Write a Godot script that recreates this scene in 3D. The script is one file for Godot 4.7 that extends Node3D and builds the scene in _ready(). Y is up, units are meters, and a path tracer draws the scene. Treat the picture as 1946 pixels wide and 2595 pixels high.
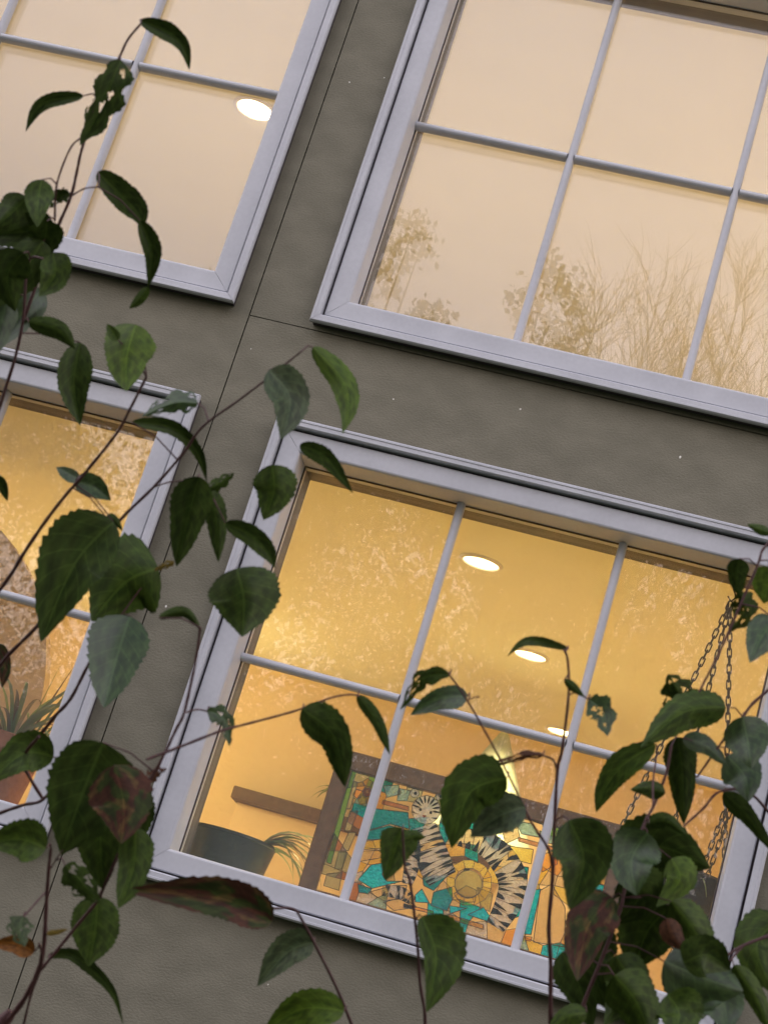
extends Node3D
# A house facade at dusk seen through young birches: lit rooms behind white windows that mirror the evening sky.
# Axes: x to the right along the facade, y up, z out of the facade towards the viewer. The head of the lower windows is y = 0.

const EYE := Vector3(1.296, -1.750, 4.894)
const GROUND := -3.35
const FOCAL := 4700.0
const CEIL_LOW := 0.06
const CEIL_HIGH := 2.35
const BACK := -3.65
const DEEP := -6.3
const SILL := -1.262

var eye_basis := Basis(Vector3(0.95478392, 0.28320325, -0.09046318), Vector3(-0.23872486, 0.91166945, 0.33446863), Vector3(0.17719512, -0.29774946, 0.93805498))
var rng := RandomNumberGenerator.new()
var M := {}
var taken := {}

func _ready():
	rng.seed = 20417
	set_view()
	make_materials()
	make_ground()
	make_house()
	make_lamps()
	make_room_things()
	make_stained_glass()
	make_plants()
	make_baskets()
	make_far_trees()
	make_saplings()

# ------------------------------------------------------------------ camera, sky, sun, exposure
func set_view():
	var cam := Camera3D.new()
	cam.name = "camera"
	cam.transform = Transform3D(eye_basis.orthonormalized(), EYE)
	var lens := CameraAttributesPhysical.new()
	lens.frustum_focal_length = 43.47
	lens.frustum_focus_distance = 5.3
	lens.frustum_near = 0.05
	lens.frustum_far = 400.0
	lens.exposure_aperture = 13.0
	cam.attributes = lens
	cam.fov = 30.866
	cam.near = 0.05
	cam.far = 400.0
	add_child(cam)
	var sm := PanoramaSkyMaterial.new()
	sm.panorama = dusk_sky()
	sm.energy_multiplier = 1.0
	var sky := Sky.new()
	sky.sky_material = sm
	var e := Environment.new()
	e.background_mode = Environment.BG_SKY
	e.sky = sky
	e.tonemap_mode = Environment.TONE_MAPPER_LINEAR
	e.tonemap_exposure = 1.0
	e.sdfgi_enabled = true
	e.ssao_enabled = true
	e.ssil_enabled = true
	var we := WorldEnvironment.new()
	we.name = "world_environment"
	we.environment = e
	add_child(we)
	var sun := DirectionalLight3D.new()
	sun.name = "evening_sun"
	sun.light_energy = 0.15
	sun.light_angular_distance = 35.0
	sun.light_color = Color(0.95, 0.95, 1.0)
	sun.shadow_enabled = true
	sun.rotation_degrees = Vector3(-50, -42, 0)
	add_child(sun)

func dusk_sky() -> ImageTexture:
	# evening sky: peach low down, lavender above, thin uneven cloud
	var low := Color(1.95, 1.66, 1.48)
	var middle := Color(1.90, 1.78, 1.98)
	var high := Color(0.30, 0.38, 0.60)
	var n := FastNoiseLite.new()
	n.seed = 12
	n.frequency = 1.3
	n.fractal_octaves = 5
	var h := 256
	var im := Image.create(h * 2, h, false, Image.FORMAT_RGBF)
	for y in h:
		var e := PI / 2 - PI * (y + 0.5) / h
		for x in h * 2:
			var a := TAU * (x + 0.5) / (h * 2)
			var c := Color(0.5, 0.42, 0.36)
			if e > 0.0:
				var u := e / (PI / 2)
				c = low.lerp(middle, smoothstep(0.0, 0.38, u)).lerp(high, smoothstep(0.40, 0.85, u))
				var v := n.get_noise_3d(cos(a) * cos(e), sin(e) * 2.6, sin(a) * cos(e))
				c = c * (1.0 + 0.16 * v)
			im.set_pixel(x, y, c)
	return ImageTexture.create_from_image(im)

# ------------------------------------------------------------------ helpers
func numbered(called: String) -> String:
	var n: int = taken.get(called, 0)
	taken[called] = n + 1
	return called if n == 0 else "%s_%03d" % [called, n]

func thing(called: String, label: String, category: String, at_point := Vector3.ZERO, group := "") -> Node3D:
	var o := Node3D.new()
	o.name = numbered(called)
	add_child(o)
	o.position = at_point
	o.set_meta("label", label)
	o.set_meta("category", category)
	if group != "":
		o.set_meta("group", group)
	return o

func part(called: String, mesh: Mesh, mat: Material, parent: Node3D, at_point := Vector3.ZERO) -> MeshInstance3D:
	var o := MeshInstance3D.new()
	o.name = called
	o.mesh = mesh
	o.material_override = mat
	o.position = at_point
	o.cast_shadow = GeometryInstance3D.SHADOW_CASTING_SETTING_ON
	parent.add_child(o, true)
	return o

func group_part(called: String, parent: Node3D, at_point := Vector3.ZERO) -> Node3D:
	var o := Node3D.new()
	o.name = called
	o.position = at_point
	parent.add_child(o, true)
	return o

func begin() -> SurfaceTool:
	var st := SurfaceTool.new()
	st.begin(Mesh.PRIMITIVE_TRIANGLES)
	return st

func finish(st: SurfaceTool) -> ArrayMesh:
	st.generate_normals()
	return st.commit()

func quad(st: SurfaceTool, a: Vector3, b: Vector3, c: Vector3, d: Vector3):
	# a, b, c, d counter-clockwise seen from the front
	for p in [a, c, b, a, d, c]:
		st.add_vertex(p)

func add_box(st: SurfaceTool, lo: Vector3, hi: Vector3, bevel := 0.0):
	st.set_smooth_group(-1)
	var b := bevel
	if b <= 0.0:
		var p := []
		for i in 8:
			p.append(Vector3(hi.x if i & 1 else lo.x, hi.y if i & 2 else lo.y, hi.z if i & 4 else lo.z))
		quad(st, p[4], p[5], p[7], p[6])
		quad(st, p[1], p[0], p[2], p[3])
		quad(st, p[5], p[1], p[3], p[7])
		quad(st, p[0], p[4], p[6], p[2])
		quad(st, p[6], p[7], p[3], p[2])
		quad(st, p[0], p[1], p[5], p[4])
		return
	# chamfered box as the hull of three slabs: faces, edge strips and corners
	var c := (lo + hi) * 0.5
	var h := (hi - lo) * 0.5
	var f := func(sx: float, sy: float, sz: float, axis: int) -> Vector3:
		var v := Vector3(sx * (h.x - b), sy * (h.y - b), sz * (h.z - b))
		v[axis] = (sx if axis == 0 else (sy if axis == 1 else sz)) * h[axis]
		return c + v
	for s in [-1.0, 1.0]:
		for axis in 3:
			var q := []
			for k in [[-1.0, -1.0], [1.0, -1.0], [1.0, 1.0], [-1.0, 1.0]]:
				var sg := [0.0, 0.0, 0.0]
				sg[axis] = s
				sg[(axis + 1) % 3] = k[0]
				sg[(axis + 2) % 3] = k[1]
				q.append(f.call(sg[0], sg[1], sg[2], axis))
			if s > 0:
				quad(st, q[0], q[1], q[2], q[3])
			else:
				quad(st, q[3], q[2], q[1], q[0])
	for axis in 3:
		var a1: int = (axis + 1) % 3
		var a2: int = (axis + 2) % 3
		for s1 in [-1.0, 1.0]:
			for s2 in [-1.0, 1.0]:
				var q := []
				for k in [[-1.0, a1], [1.0, a1], [1.0, a2], [-1.0, a2]]:
					var sg := [0.0, 0.0, 0.0]
					sg[axis] = k[0]
					sg[a1] = s1
					sg[a2] = s2
					q.append(f.call(sg[0], sg[1], sg[2], k[1]))
				if s1 * s2 > 0:
					quad(st, q[3], q[2], q[1], q[0])
				else:
					quad(st, q[0], q[1], q[2], q[3])
	for sx in [-1.0, 1.0]:
		for sy in [-1.0, 1.0]:
			for sz in [-1.0, 1.0]:
				var q := [f.call(sx, sy, sz, 0), f.call(sx, sy, sz, 1), f.call(sx, sy, sz, 2)]
				if sx * sy * sz > 0:
					for p in [q[0], q[2], q[1]]:
						st.add_vertex(p)
				else:
					for p in q:
						st.add_vertex(p)

func box(lo: Vector3, hi: Vector3, bevel := 0.0) -> ArrayMesh:
	var st := begin()
	add_box(st, lo, hi, bevel)
	return finish(st)

func add_tube(st: SurfaceTool, pts: Array, radii: Array, sides := 6):
	# a tapered tube along a path, closed at both ends
	st.set_smooth_group(1)
	var rings := []
	var up := Vector3(0.31, 0.87, 0.38).normalized()
	for i in pts.size():
		var a: Vector3 = pts[maxi(i - 1, 0)]
		var b: Vector3 = pts[mini(i + 1, pts.size() - 1)]
		var t := (b - a).normalized()
		if absf(t.dot(up)) > 0.95:
			up = Vector3(0.8, 0.1, 0.59)
		var s := t.cross(up).normalized()
		var n := s.cross(t)
		up = n
		var ring := []
		for k in sides:
			var w := TAU * k / sides
			ring.append(pts[i] + (s * cos(w) + n * sin(w)) * radii[i])
		rings.append(ring)
	for i in pts.size() - 1:
		for k in sides:
			var k2: int = (k + 1) % sides
			quad(st, rings[i][k], rings[i][k2], rings[i + 1][k2], rings[i + 1][k])
	st.set_smooth_group(-1)
	for k in sides - 2:
		var r0: Array = rings[0]
		var r1: Array = rings[-1]
		for p in [r0[0], r0[k + 1], r0[k + 2], r1[0], r1[k + 2], r1[k + 1]]:
			st.add_vertex(p)

func add_lathe(st: SurfaceTool, profile: Array, sides := 32, centre := Vector3.ZERO):
	# profile of Vector2(radius, y) from bottom outside upward and back down inside
	for i in profile.size() - 1:
		st.set_smooth_group(i + 1)
		var a: Vector2 = profile[i]
		var b: Vector2 = profile[i + 1]
		for k in sides:
			var w := TAU * k / sides
			var v := TAU * (k + 1) / sides
			var p := [Vector3(a.x * sin(w), a.y, a.x * cos(w)), Vector3(a.x * sin(v), a.y, a.x * cos(v)), Vector3(b.x * sin(v), b.y, b.x * cos(v)), Vector3(b.x * sin(w), b.y, b.x * cos(w))]
			quad(st, centre + p[0], centre + p[1], centre + p[2], centre + p[3])

func lathe(profile: Array, sides := 32, centre := Vector3.ZERO) -> ArrayMesh:
	var st := begin()
	add_lathe(st, profile, sides, centre)
	return finish(st)

func smooth_path(p: Array, steps: int) -> Array:
	# Catmull-Rom through the points of p
	var out := []
	for i in p.size() - 1:
		var p0 = p[maxi(i - 1, 0)]
		var p1 = p[i]
		var p2 = p[i + 1]
		var p3 = p[mini(i + 2, p.size() - 1)]
		for s in steps:
			var t := float(s) / steps
			out.append(0.5 * ((2.0 * p1) + (p2 - p0) * t + (2.0 * p0 - 5.0 * p1 + 4.0 * p2 - p3) * t * t + (3.0 * p1 - p0 - 3.0 * p2 + p3) * t * t * t))
	out.append(p[-1])
	return out

func sight(x: float, y: float) -> Vector3:
	return eye_basis * Vector3((x - 973.0) / FOCAL, -(y - 1297.5) / FOCAL, -1.0)

func spot(x: float, y: float, depth: float) -> Vector3:
	return EYE + sight(x, y) * depth

# ------------------------------------------------------------------ materials
func noise_image(size: int, freq: float, sd: int, octaves := 4) -> Image:
	var n := FastNoiseLite.new()
	n.seed = sd
	n.frequency = freq
	n.fractal_octaves = octaves
	return n.get_seamless_image(size, size)

func tinted(im: Image, dark: Color, light: Color) -> ImageTexture:
	var w := im.get_width()
	var o := Image.create(w, w, false, Image.FORMAT_RGB8)
	for y in w:
		for x in w:
			o.set_pixel(x, y, dark.lerp(light, im.get_pixel(x, y).r))
	return ImageTexture.create_from_image(o)

func flat(c: Color, rough := 0.7) -> StandardMaterial3D:
	var m := StandardMaterial3D.new()
	m.albedo_color = c.linear_to_srgb()
	m.roughness = rough
	return m

func textured(dark: Color, light: Color, im: Image, tile: float, rough := 0.8) -> StandardMaterial3D:
	var m := StandardMaterial3D.new()
	m.albedo_texture = tinted(im, dark.linear_to_srgb(), light.linear_to_srgb())
	m.uv1_triplanar = true
	m.uv1_world_triplanar = true
	m.uv1_scale = Vector3.ONE * tile
	m.roughness = rough
	return m

func mixed(a: Image, b: Image, share: float) -> Image:
	var w := a.get_width()
	var o := Image.create(w, w, false, Image.FORMAT_RGB8)
	for y in w:
		for x in w:
			var v := clampf(lerpf(a.get_pixel(x, y).r, b.get_pixel(x, y).r, share), 0, 1)
			o.set_pixel(x, y, Color(v, v, v))
	return o

func make_materials():
	var fine := mixed(noise_image(512, 0.11, 3, 5), noise_image(512, 0.30, 4, 3), 0.4)
	var coarse := noise_image(256, 0.012, 8, 5)
	# stucco: fine floated grain with a sideways drag, broad uneven tone
	var s := textured(Color(0.150, 0.142, 0.105), Color(0.235, 0.222, 0.168), mixed(noise_image(512, 0.008, 21, 6), noise_image(512, 0.16, 22, 3), 0.45), 1.0, 0.94)
	s.heightmap_enabled = true
	s.heightmap_texture = ImageTexture.create_from_image(fine)
	s.heightmap_scale = 0.16
	s.uv1_scale = Vector3(1.5, 2.6, 1.5)
	M.stucco = s
	var w := textured(Color(0.435, 0.448, 0.485), Color(0.545, 0.56, 0.60), mixed(noise_image(512, 0.006, 61, 6), noise_image(512, 0.08, 62, 4), 0.35), 1.3, 0.48)
	M.frame = w
	M.fleck = flat(Color(0.8, 0.78, 0.72), 0.6)
	M.gasket_and_shade = flat(Color(0.05, 0.04, 0.045), 0.6)  # dark seals, and the shadow strip modelled behind the window trim
	M.jamb = textured(Color(0.055, 0.040, 0.030), Color(0.10, 0.075, 0.055), coarse, 3.0, 0.55)
	M.inside = textured(Color(0.80, 0.655, 0.48), Color(0.84, 0.69, 0.51), coarse, 0.6, 0.85)
	M.ceiling = textured(Color(0.80, 0.80, 0.64), Color(0.83, 0.83, 0.67), coarse, 0.6, 0.9)
	M.floor = textured(Color(0.46, 0.34, 0.20), Color(0.60, 0.46, 0.28), noise_image(256, 0.02, 5, 4), 0.8, 0.5)
	M.slab = flat(Color(0.45, 0.44, 0.42), 0.9)
	var g := StandardMaterial3D.new()
	g.transparency = BaseMaterial3D.TRANSPARENCY_ALPHA
	g.albedo_color = Color(0.93, 1.0, 0.97, 0.02)
	g.roughness = 0.0
	M.glass = g
	M.wood = textured(Color(0.13, 0.058, 0.020), Color(0.24, 0.115, 0.044), noise_image(256, 0.03, 15, 5), 3.0, 0.6)
	M.shelf = textured(Color(0.085, 0.045, 0.030), Color(0.14, 0.078, 0.052), noise_image(256, 0.03, 16, 5), 3.0, 0.6)
	M.terracotta = textured(Color(0.28, 0.10, 0.05), Color(0.40, 0.16, 0.085), noise_image(256, 0.03, 17, 5), 5.0, 0.85)
	M.slate = textured(Color(0.006, 0.012, 0.018), Color(0.016, 0.026, 0.036), noise_image(256, 0.03, 18, 5), 6.0, 0.35)
	M.soil = flat(Color(0.03, 0.02, 0.014), 0.95)
	M.steel = flat(Color(0.035, 0.026, 0.020), 0.5)
	M.shade = flat(Color(0.46, 0.52, 0.48), 0.7)
	M.white = flat(Color(0.8, 0.78, 0.74), 0.5)
	M.coir = textured(Color(0.010, 0.008, 0.006), Color(0.035, 0.024, 0.018), noise_image(256, 0.09, 19, 4), 6.0, 0.95)
	M.blade = leafy(Color(0.17, 0.27, 0.05), 0.5)
	M.lead = flat(Color(0.03, 0.03, 0.03), 0.5)
	M.bark = textured(Color(0.050, 0.016, 0.016), Color(0.095, 0.032, 0.030), noise_image(256, 0.05, 22, 4), 20.0, 0.6)
	M.dark_bark = textured(Color(0.03, 0.022, 0.016), Color(0.07, 0.052, 0.04), noise_image(256, 0.05, 23, 4), 3.0, 0.9)
	M.far_leaf = flat(Color(0.045, 0.062, 0.025), 0.7)
	M.far_leaf_brown = flat(Color(0.075, 0.055, 0.025), 0.7)
	M.lawn = textured(Color(0.02, 0.035, 0.012), Color(0.05, 0.07, 0.025), noise_image(256, 0.05, 25, 5), 0.7, 0.95)
	# birch leaves: pale midrib and side veins, darker blotches
	var veins := vein_image(31)
	M.leaf_green = vein_leaf(Color(0.088, 0.150, 0.020), veins, 0.55)
	M.leaf_young = vein_leaf(Color(0.125, 0.210, 0.020), veins, 0.55)
	M.leaf_old = vein_leaf(Color(0.078, 0.130, 0.024), veins, 0.50)
	M.leaf_glossy = vein_leaf(Color(0.070, 0.125, 0.036), veins, 0.42)
	M.leaf_glossy.metallic_specular = 0.45
	M.leaf_under = vein_leaf(Color(0.110, 0.155, 0.072), veins, 0.50)
	M.leaf_brown = vein_leaf(Color(0.15, 0.062, 0.032), veins, 0.6)
	M.leaf_orange = vein_leaf(Color(0.36, 0.14, 0.025), veins, 0.6)
	M.leaf_gold = vein_leaf(Color(0.27, 0.19, 0.03), veins, 0.6)
	M.leaf_autumn = vein_leaf(Color(1, 1, 1), autumn_image(veins), 0.6)

func leafy(c: Color, through: float) -> StandardMaterial3D:
	var m := flat(c, 0.5)
	m.cull_mode = BaseMaterial3D.CULL_DISABLED
	m.backlight_enabled = true
	m.backlight = Color(through, through, through)
	return m

func vein_leaf(c: Color, im: Image, rough: float) -> StandardMaterial3D:
	var m := leafy(c, 0.35)
	m.albedo_texture = ImageTexture.create_from_image(im)
	m.roughness = rough
	m.metallic_specular = 0.35
	return m

func vein_image(sd: int) -> Image:
	var n := FastNoiseLite.new()
	n.seed = sd
	n.frequency = 0.018
	n.fractal_octaves = 5
	var o := Image.create(256, 256, false, Image.FORMAT_RGB8)
	for y in 256:
		for x in 256:
			var u := absf(x / 255.0 - 0.5) * 2.0
			var v := y / 255.0
			var k := fposmod(v * 8.0 - u * 1.6, 1.0)
			var vein := maxf(1.0 - u * 22.0, 0.0) * 0.5 + maxf(1.0 - minf(k, 1.0 - k) * 14.0, 0.0) * 0.22
			var b := 0.74 + 0.26 * n.get_noise_2d(x, y) + vein
			o.set_pixel(x, y, Color(b + 0.04 * n.get_noise_2d(x + 400, y), b, b * 0.96))
	return o

func autumn_image(veins: Image) -> Image:
	var n := FastNoiseLite.new()
	n.seed = 77
	n.frequency = 0.009
	n.fractal_octaves = 4
	var o := Image.create(256, 256, false, Image.FORMAT_RGB8)
	var g := Color(0.060, 0.085, 0.018).linear_to_srgb()
	var b := Color(0.12, 0.045, 0.026).linear_to_srgb()
	var y2 := Color(0.24, 0.15, 0.05).linear_to_srgb()
	for y in 256:
		for x in 256:
			var t := smoothstep(-0.12, 0.16, n.get_noise_2d(x, y))
			var c := g.lerp(b, t).lerp(y2, 0.7 * smoothstep(0.1, 0.35, n.get_noise_2d(x + 900, y * 1.3)))
			o.set_pixel(x, y, c * veins.get_pixel(x, y).g)
	return o

# ------------------------------------------------------------------ ground
func make_ground():
	var st := begin()
	add_box(st, Vector3(-120, GROUND - 0.2, -60), Vector3(120, GROUND, 160))
	var o := MeshInstance3D.new()
	o.name = "lawn"
	o.mesh = finish(st)
	o.material_override = M.lawn
	o.set_meta("kind", "structure")
	o.set_meta("label", "dark lawn between the house and the trees")
	o.set_meta("category", "lawn")
	add_child(o)

# ------------------------------------------------------------------ the house
# outer frame rectangle x0, y0, x1, y1, the two upright bars, the cross bar
var windows := [
	[-1.835, 0.304, -0.235, 1.790, [-1.302, -0.826], 1.062],
	[0.000, 0.304, 1.660, 1.790, [0.585, 1.088], 1.058],
	[-1.835, -1.352, -0.235, 0.000, [-1.305, -0.835], -0.692],
	[0.000, -1.352, 1.600, 0.000, [0.566, 1.036], -0.688],
]

func holed(x0: float, x1: float, y0: float, y1: float, z0: float, z1: float, inset: float) -> ArrayMesh:
	# a wall plate with the window openings cut through it
	var xs := [x0, x1]
	var ys := [y0, y1]
	var cut := []
	for w in windows:
		var r := Rect2(w[0] + inset, w[1] + inset, w[2] - w[0] - 2.0 * inset, w[3] - w[1] - 2.0 * inset)
		var q := r.intersection(Rect2(x0, y0, x1 - x0, y1 - y0))
		if q.size.x <= 0.0 or q.size.y <= 0.0:
			continue
		cut.append(q)
		for v in [q.position.x, q.end.x]:
			if not xs.has(v):
				xs.append(v)
		for v in [q.position.y, q.end.y]:
			if not ys.has(v):
				ys.append(v)
	xs.sort()
	ys.sort()
	var solid := func(i: int, j: int) -> bool:
		if i < 0 or j < 0 or i >= xs.size() - 1 or j >= ys.size() - 1:
			return false
		var c := Vector2((xs[i] + xs[i + 1]) * 0.5, (ys[j] + ys[j + 1]) * 0.5)
		for q in cut:
			if q.has_point(c):
				return false
		return true
	var st := begin()
	st.set_smooth_group(-1)
	for i in xs.size() - 1:
		for j in ys.size() - 1:
			if not solid.call(i, j):
				continue
			var a: float = xs[i]
			var b: float = xs[i + 1]
			var c: float = ys[j]
			var d: float = ys[j + 1]
			quad(st, Vector3(a, c, z1), Vector3(b, c, z1), Vector3(b, d, z1), Vector3(a, d, z1))
			quad(st, Vector3(b, c, z0), Vector3(a, c, z0), Vector3(a, d, z0), Vector3(b, d, z0))
			if not solid.call(i + 1, j):
				quad(st, Vector3(b, c, z1), Vector3(b, c, z0), Vector3(b, d, z0), Vector3(b, d, z1))
			if not solid.call(i - 1, j):
				quad(st, Vector3(a, c, z0), Vector3(a, c, z1), Vector3(a, d, z1), Vector3(a, d, z0))
			if not solid.call(i, j + 1):
				quad(st, Vector3(a, d, z1), Vector3(b, d, z1), Vector3(b, d, z0), Vector3(a, d, z0))
			if not solid.call(i, j - 1):
				quad(st, Vector3(a, c, z0), Vector3(b, c, z0), Vector3(b, c, z1), Vector3(a, c, z1))
	return finish(st)

func rails(called: String, w: Array, profile: Array, mat: Material, parent: Node3D, gap := 0.0006):
	# four mitred rails with the given cross-section of (inset, z)
	var dirs := [Vector2(1, 0), Vector2(0, 1), Vector2(-1, 0), Vector2(0, -1)]
	for s in 4:
		var st := begin()
		st.set_smooth_group(-1)
		for i in profile.size():
			var p: Vector2 = profile[i]
			var q: Vector2 = profile[(i + 1) % profile.size()]
			var cp := [Vector2(w[0] + p.x, w[1] + p.x), Vector2(w[2] - p.x, w[1] + p.x), Vector2(w[2] - p.x, w[3] - p.x), Vector2(w[0] + p.x, w[3] - p.x)]
			var cq := [Vector2(w[0] + q.x, w[1] + q.x), Vector2(w[2] - q.x, w[1] + q.x), Vector2(w[2] - q.x, w[3] - q.x), Vector2(w[0] + q.x, w[3] - q.x)]
			var d: Vector2 = dirs[s] * gap
			var a: Vector2 = cp[s] + d
			var b: Vector2 = cp[(s + 1) % 4] - d
			var c: Vector2 = cq[(s + 1) % 4] - d
			var e: Vector2 = cq[s] + d
			quad(st, Vector3(a.x, a.y, p.y), Vector3(b.x, b.y, p.y), Vector3(c.x, c.y, q.y), Vector3(e.x, e.y, q.y))
		part(called, finish(st), mat, parent)

func bar_mesh(length: float, upright: bool) -> ArrayMesh:
	# glazing bar with a rounded face, its back at z = 0
	var prof := []
	for k in 9:
		var a := PI * k / 8.0
		prof.append(Vector2(-cos(a) * 0.0115, 0.012 + sin(a) * 0.014))
	prof.append(Vector2(0.0125, 0.0))
	prof.append(Vector2(-0.0125, 0.0))
	var st := begin()
	st.set_smooth_group(-1)
	for i in prof.size():
		var p: Vector2 = prof[i]
		var q: Vector2 = prof[(i + 1) % prof.size()]
		if upright:
			quad(st, Vector3(p.x, 0, p.y), Vector3(q.x, 0, q.y), Vector3(q.x, length, q.y), Vector3(p.x, length, p.y))
		else:
			quad(st, Vector3(0, p.x, p.y), Vector3(length, p.x, p.y), Vector3(length, q.x, q.y), Vector3(0, q.x, q.y))
	return finish(st)

func make_house():
	var h := thing("house", "grey-brown stucco house wall with four white grid windows lit from inside", "house")
	part("stucco_panel", holed(-5.0, -0.1905, GROUND - 0.05, 3.2, -0.022, 0.0, 0.028), M.stucco, h)
	part("stucco_panel", holed(-0.1865, 5.0, 0.2945, 3.2, -0.022, 0.0, 0.028), M.stucco, h)
	part("stucco_panel", holed(-0.1865, 5.0, GROUND - 0.05, 0.2915, -0.022, 0.0, 0.028), M.stucco, h)
	part("sheathing", holed(-5.0, 5.0, GROUND - 0.05, 3.2, -0.165, -0.022, 0.029), M.gasket_and_shade, h)
	part("interior_lining", holed(-3.2, 3.2, -2.34, 2.35, -0.178, -0.1652, 0.05), M.inside, h)
	part("ceiling", box(Vector3(-3.2, CEIL_LOW, BACK), Vector3(3.2, CEIL_LOW + 0.02, -0.178)), M.ceiling, h)
	part("floor", box(Vector3(-3.2, CEIL_LOW + 0.02, DEEP), Vector3(3.2, 0.20, -0.178)), M.floor, h)
	part("ceiling", box(Vector3(-3.2, CEIL_HIGH, DEEP), Vector3(3.2, CEIL_HIGH + 0.1, -0.178)), M.ceiling, h)
	part("floor", box(Vector3(-3.2, -2.44, BACK), Vector3(3.2, -2.34, -0.178)), M.floor, h)
	part("interior_wall", box(Vector3(-3.4, -2.44, BACK - 0.15), Vector3(3.4, CEIL_LOW + 0.0195, BACK)), M.inside, h)
	part("interior_wall", box(Vector3(-3.4, CEIL_LOW + 0.02, DEEP - 0.15), Vector3(3.4, CEIL_HIGH + 0.1, DEEP)), M.inside, h)
	for x in [-3.4, 3.2]:
		part("interior_wall", box(Vector3(x, -2.44, BACK), Vector3(x + 0.2, CEIL_LOW + 0.0195, -0.165)), M.inside, h)
		part("interior_wall", box(Vector3(x, CEIL_LOW + 0.02, DEEP), Vector3(x + 0.2, CEIL_HIGH + 0.1, -0.165)), M.inside, h)
	part("roof", box(Vector3(-5.0, 3.2, DEEP - 0.3), Vector3(5.0, 3.35, 0.02)), M.slab, h)
	var n := 0
	for w in windows:
		var win := group_part("window", h)
		# outer trim, a groove, the sash face and its deep reveal
		rails("trim", w, [Vector2(0, 0.030), Vector2(0, 0.041), Vector2(0.004, 0.046), Vector2(0.009, 0.046), Vector2(0.010, 0.044), Vector2(0.022, 0.044), Vector2(0.0255, 0.040), Vector2(0.0255, 0.010), Vector2(0.018, 0.010), Vector2(0.018, 0.030)], M.frame, win)
		rails("trim_shade_strip", w, [Vector2(0.005, -0.010), Vector2(0.005, 0.0298), Vector2(0.0178, 0.0298), Vector2(0.0178, -0.010)], M.gasket_and_shade, win, 0.0)  # black strip standing in for the shadow under the trim
		rails("groove_seal", w, [Vector2(0.0179, -0.02), Vector2(0.0179, 0.0098), Vector2(0.0318, 0.0098), Vector2(0.0318, -0.02)], M.gasket_and_shade, win, 0.0)
		rails("sash", w, [Vector2(0.032, -0.110), Vector2(0.032, 0.021), Vector2(0.035, 0.025), Vector2(0.086, 0.025), Vector2(0.090, 0.0235), Vector2(0.093, 0.019), Vector2(0.0945, -0.030), Vector2(0.0965, -0.074), Vector2(0.0965, -0.110)], M.frame, win)
		rails("jamb", w, [Vector2(0.0512, -0.185), Vector2(0.052, -0.1102), Vector2(0.0975, -0.1102), Vector2(0.0975, -0.185)], M.jamb, win, 0.0)
		rails("glazing_seal", w, [Vector2(0.0964, -0.0748), Vector2(0.0964, -0.0700), Vector2(0.0985, -0.0690), Vector2(0.1000, -0.0748)], M.gasket_and_shade, win, 0.0)
		var x0: float = w[0] + 0.0962
		var x1: float = w[2] - 0.0962
		var y0: float = w[1] + 0.0962
		var y1: float = w[3] - 0.0962
		var bars: Array = w[4]
		var cross: float = w[5]
		for b in bars:
			part("glazing_bar", bar_mesh(y1 - y0, true), M.frame, win, Vector3(b, y0, -0.0745))
		var cols := [x0, bars[0], bars[1], x1]
		for k in 3:
			var a: float = cols[k] + (0.0116 if k > 0 else 0.0)
			var z: float = cols[k + 1] - (0.0116 if k < 2 else 0.0)
			part("glazing_bar", bar_mesh(z - a, false), M.frame, win, Vector3(a, cross, -0.0745))
			for r in 2:
				var lo := Vector3(cols[k] + (0.001 if k > 0 else 0.0), y0 if r == 0 else cross + 0.001, -0.079)
				var hi := Vector3(cols[k + 1] - (0.001 if k < 2 else 0.0), cross - 0.001 if r == 0 else y1, -0.075)
				part("pane", box(lo, hi), M.glass, win)
		# the inner sheet bows a little, so that its mirror image does not quite meet the outer one
		var sheet := part("inner_glass", box(Vector3(x0 - 0.5 * (x0 + x1), y0 - 0.5 * (y0 + y1), -0.002), Vector3(x1 - 0.5 * (x0 + x1), y1 - 0.5 * (y0 + y1), 0.002)), M.glass, win, Vector3(0.5 * (x0 + x1), 0.5 * (y0 + y1), -0.097))
		sheet.rotation_degrees = Vector3(-0.28, -0.25, 0)
		n += 1
	lime_flecks(h)
	for w in [windows[2], windows[3]]:
		part("window_sill", box(Vector3(w[0] + 0.03, SILL - 0.03, -0.47), Vector3(w[2] - 0.03, SILL, -0.186), 0.004), M.white, h)

func lime_flecks(h: Node3D):
	# a few specks of lime on the stucco
	var g := RandomNumberGenerator.new()
	g.seed = 931
	var spots := [Vector2(-0.13, 1.12), Vector2(-0.03, 1.16), Vector2(-0.15, 0.19), Vector2(0.66, 0.20), Vector2(1.13, 0.17), Vector2(-0.10, -0.30), Vector2(-0.14, -0.62), Vector2(-0.07, -1.16), Vector2(0.30, 0.14), Vector2(-0.9, 0.14), Vector2(0.45, -1.52), Vector2(1.45, 0.15)]
	var mm := MultiMesh.new()
	mm.transform_format = MultiMesh.TRANSFORM_3D
	mm.mesh = lathe([Vector2(0.5, 0.0), Vector2(0.4, 0.12), Vector2(0.0, 0.2)], 7)
	mm.instance_count = spots.size()
	for i in spots.size():
		var k := g.randf_range(0.003, 0.0065)
		mm.set_instance_transform(i, Transform3D(Basis.from_euler(Vector3(PI / 2, 0, 0)) * Basis.from_scale(Vector3(k, k, k * g.randf_range(0.8, 1.5))), Vector3(spots[i].x, spots[i].y, 0.0005)))
	var o := MultiMeshInstance3D.new()
	o.name = "lime_flecks"
	o.multimesh = mm
	o.material_override = M.fleck
	o.set_meta("kind", "stuff")
	h.add_child(o)

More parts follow.
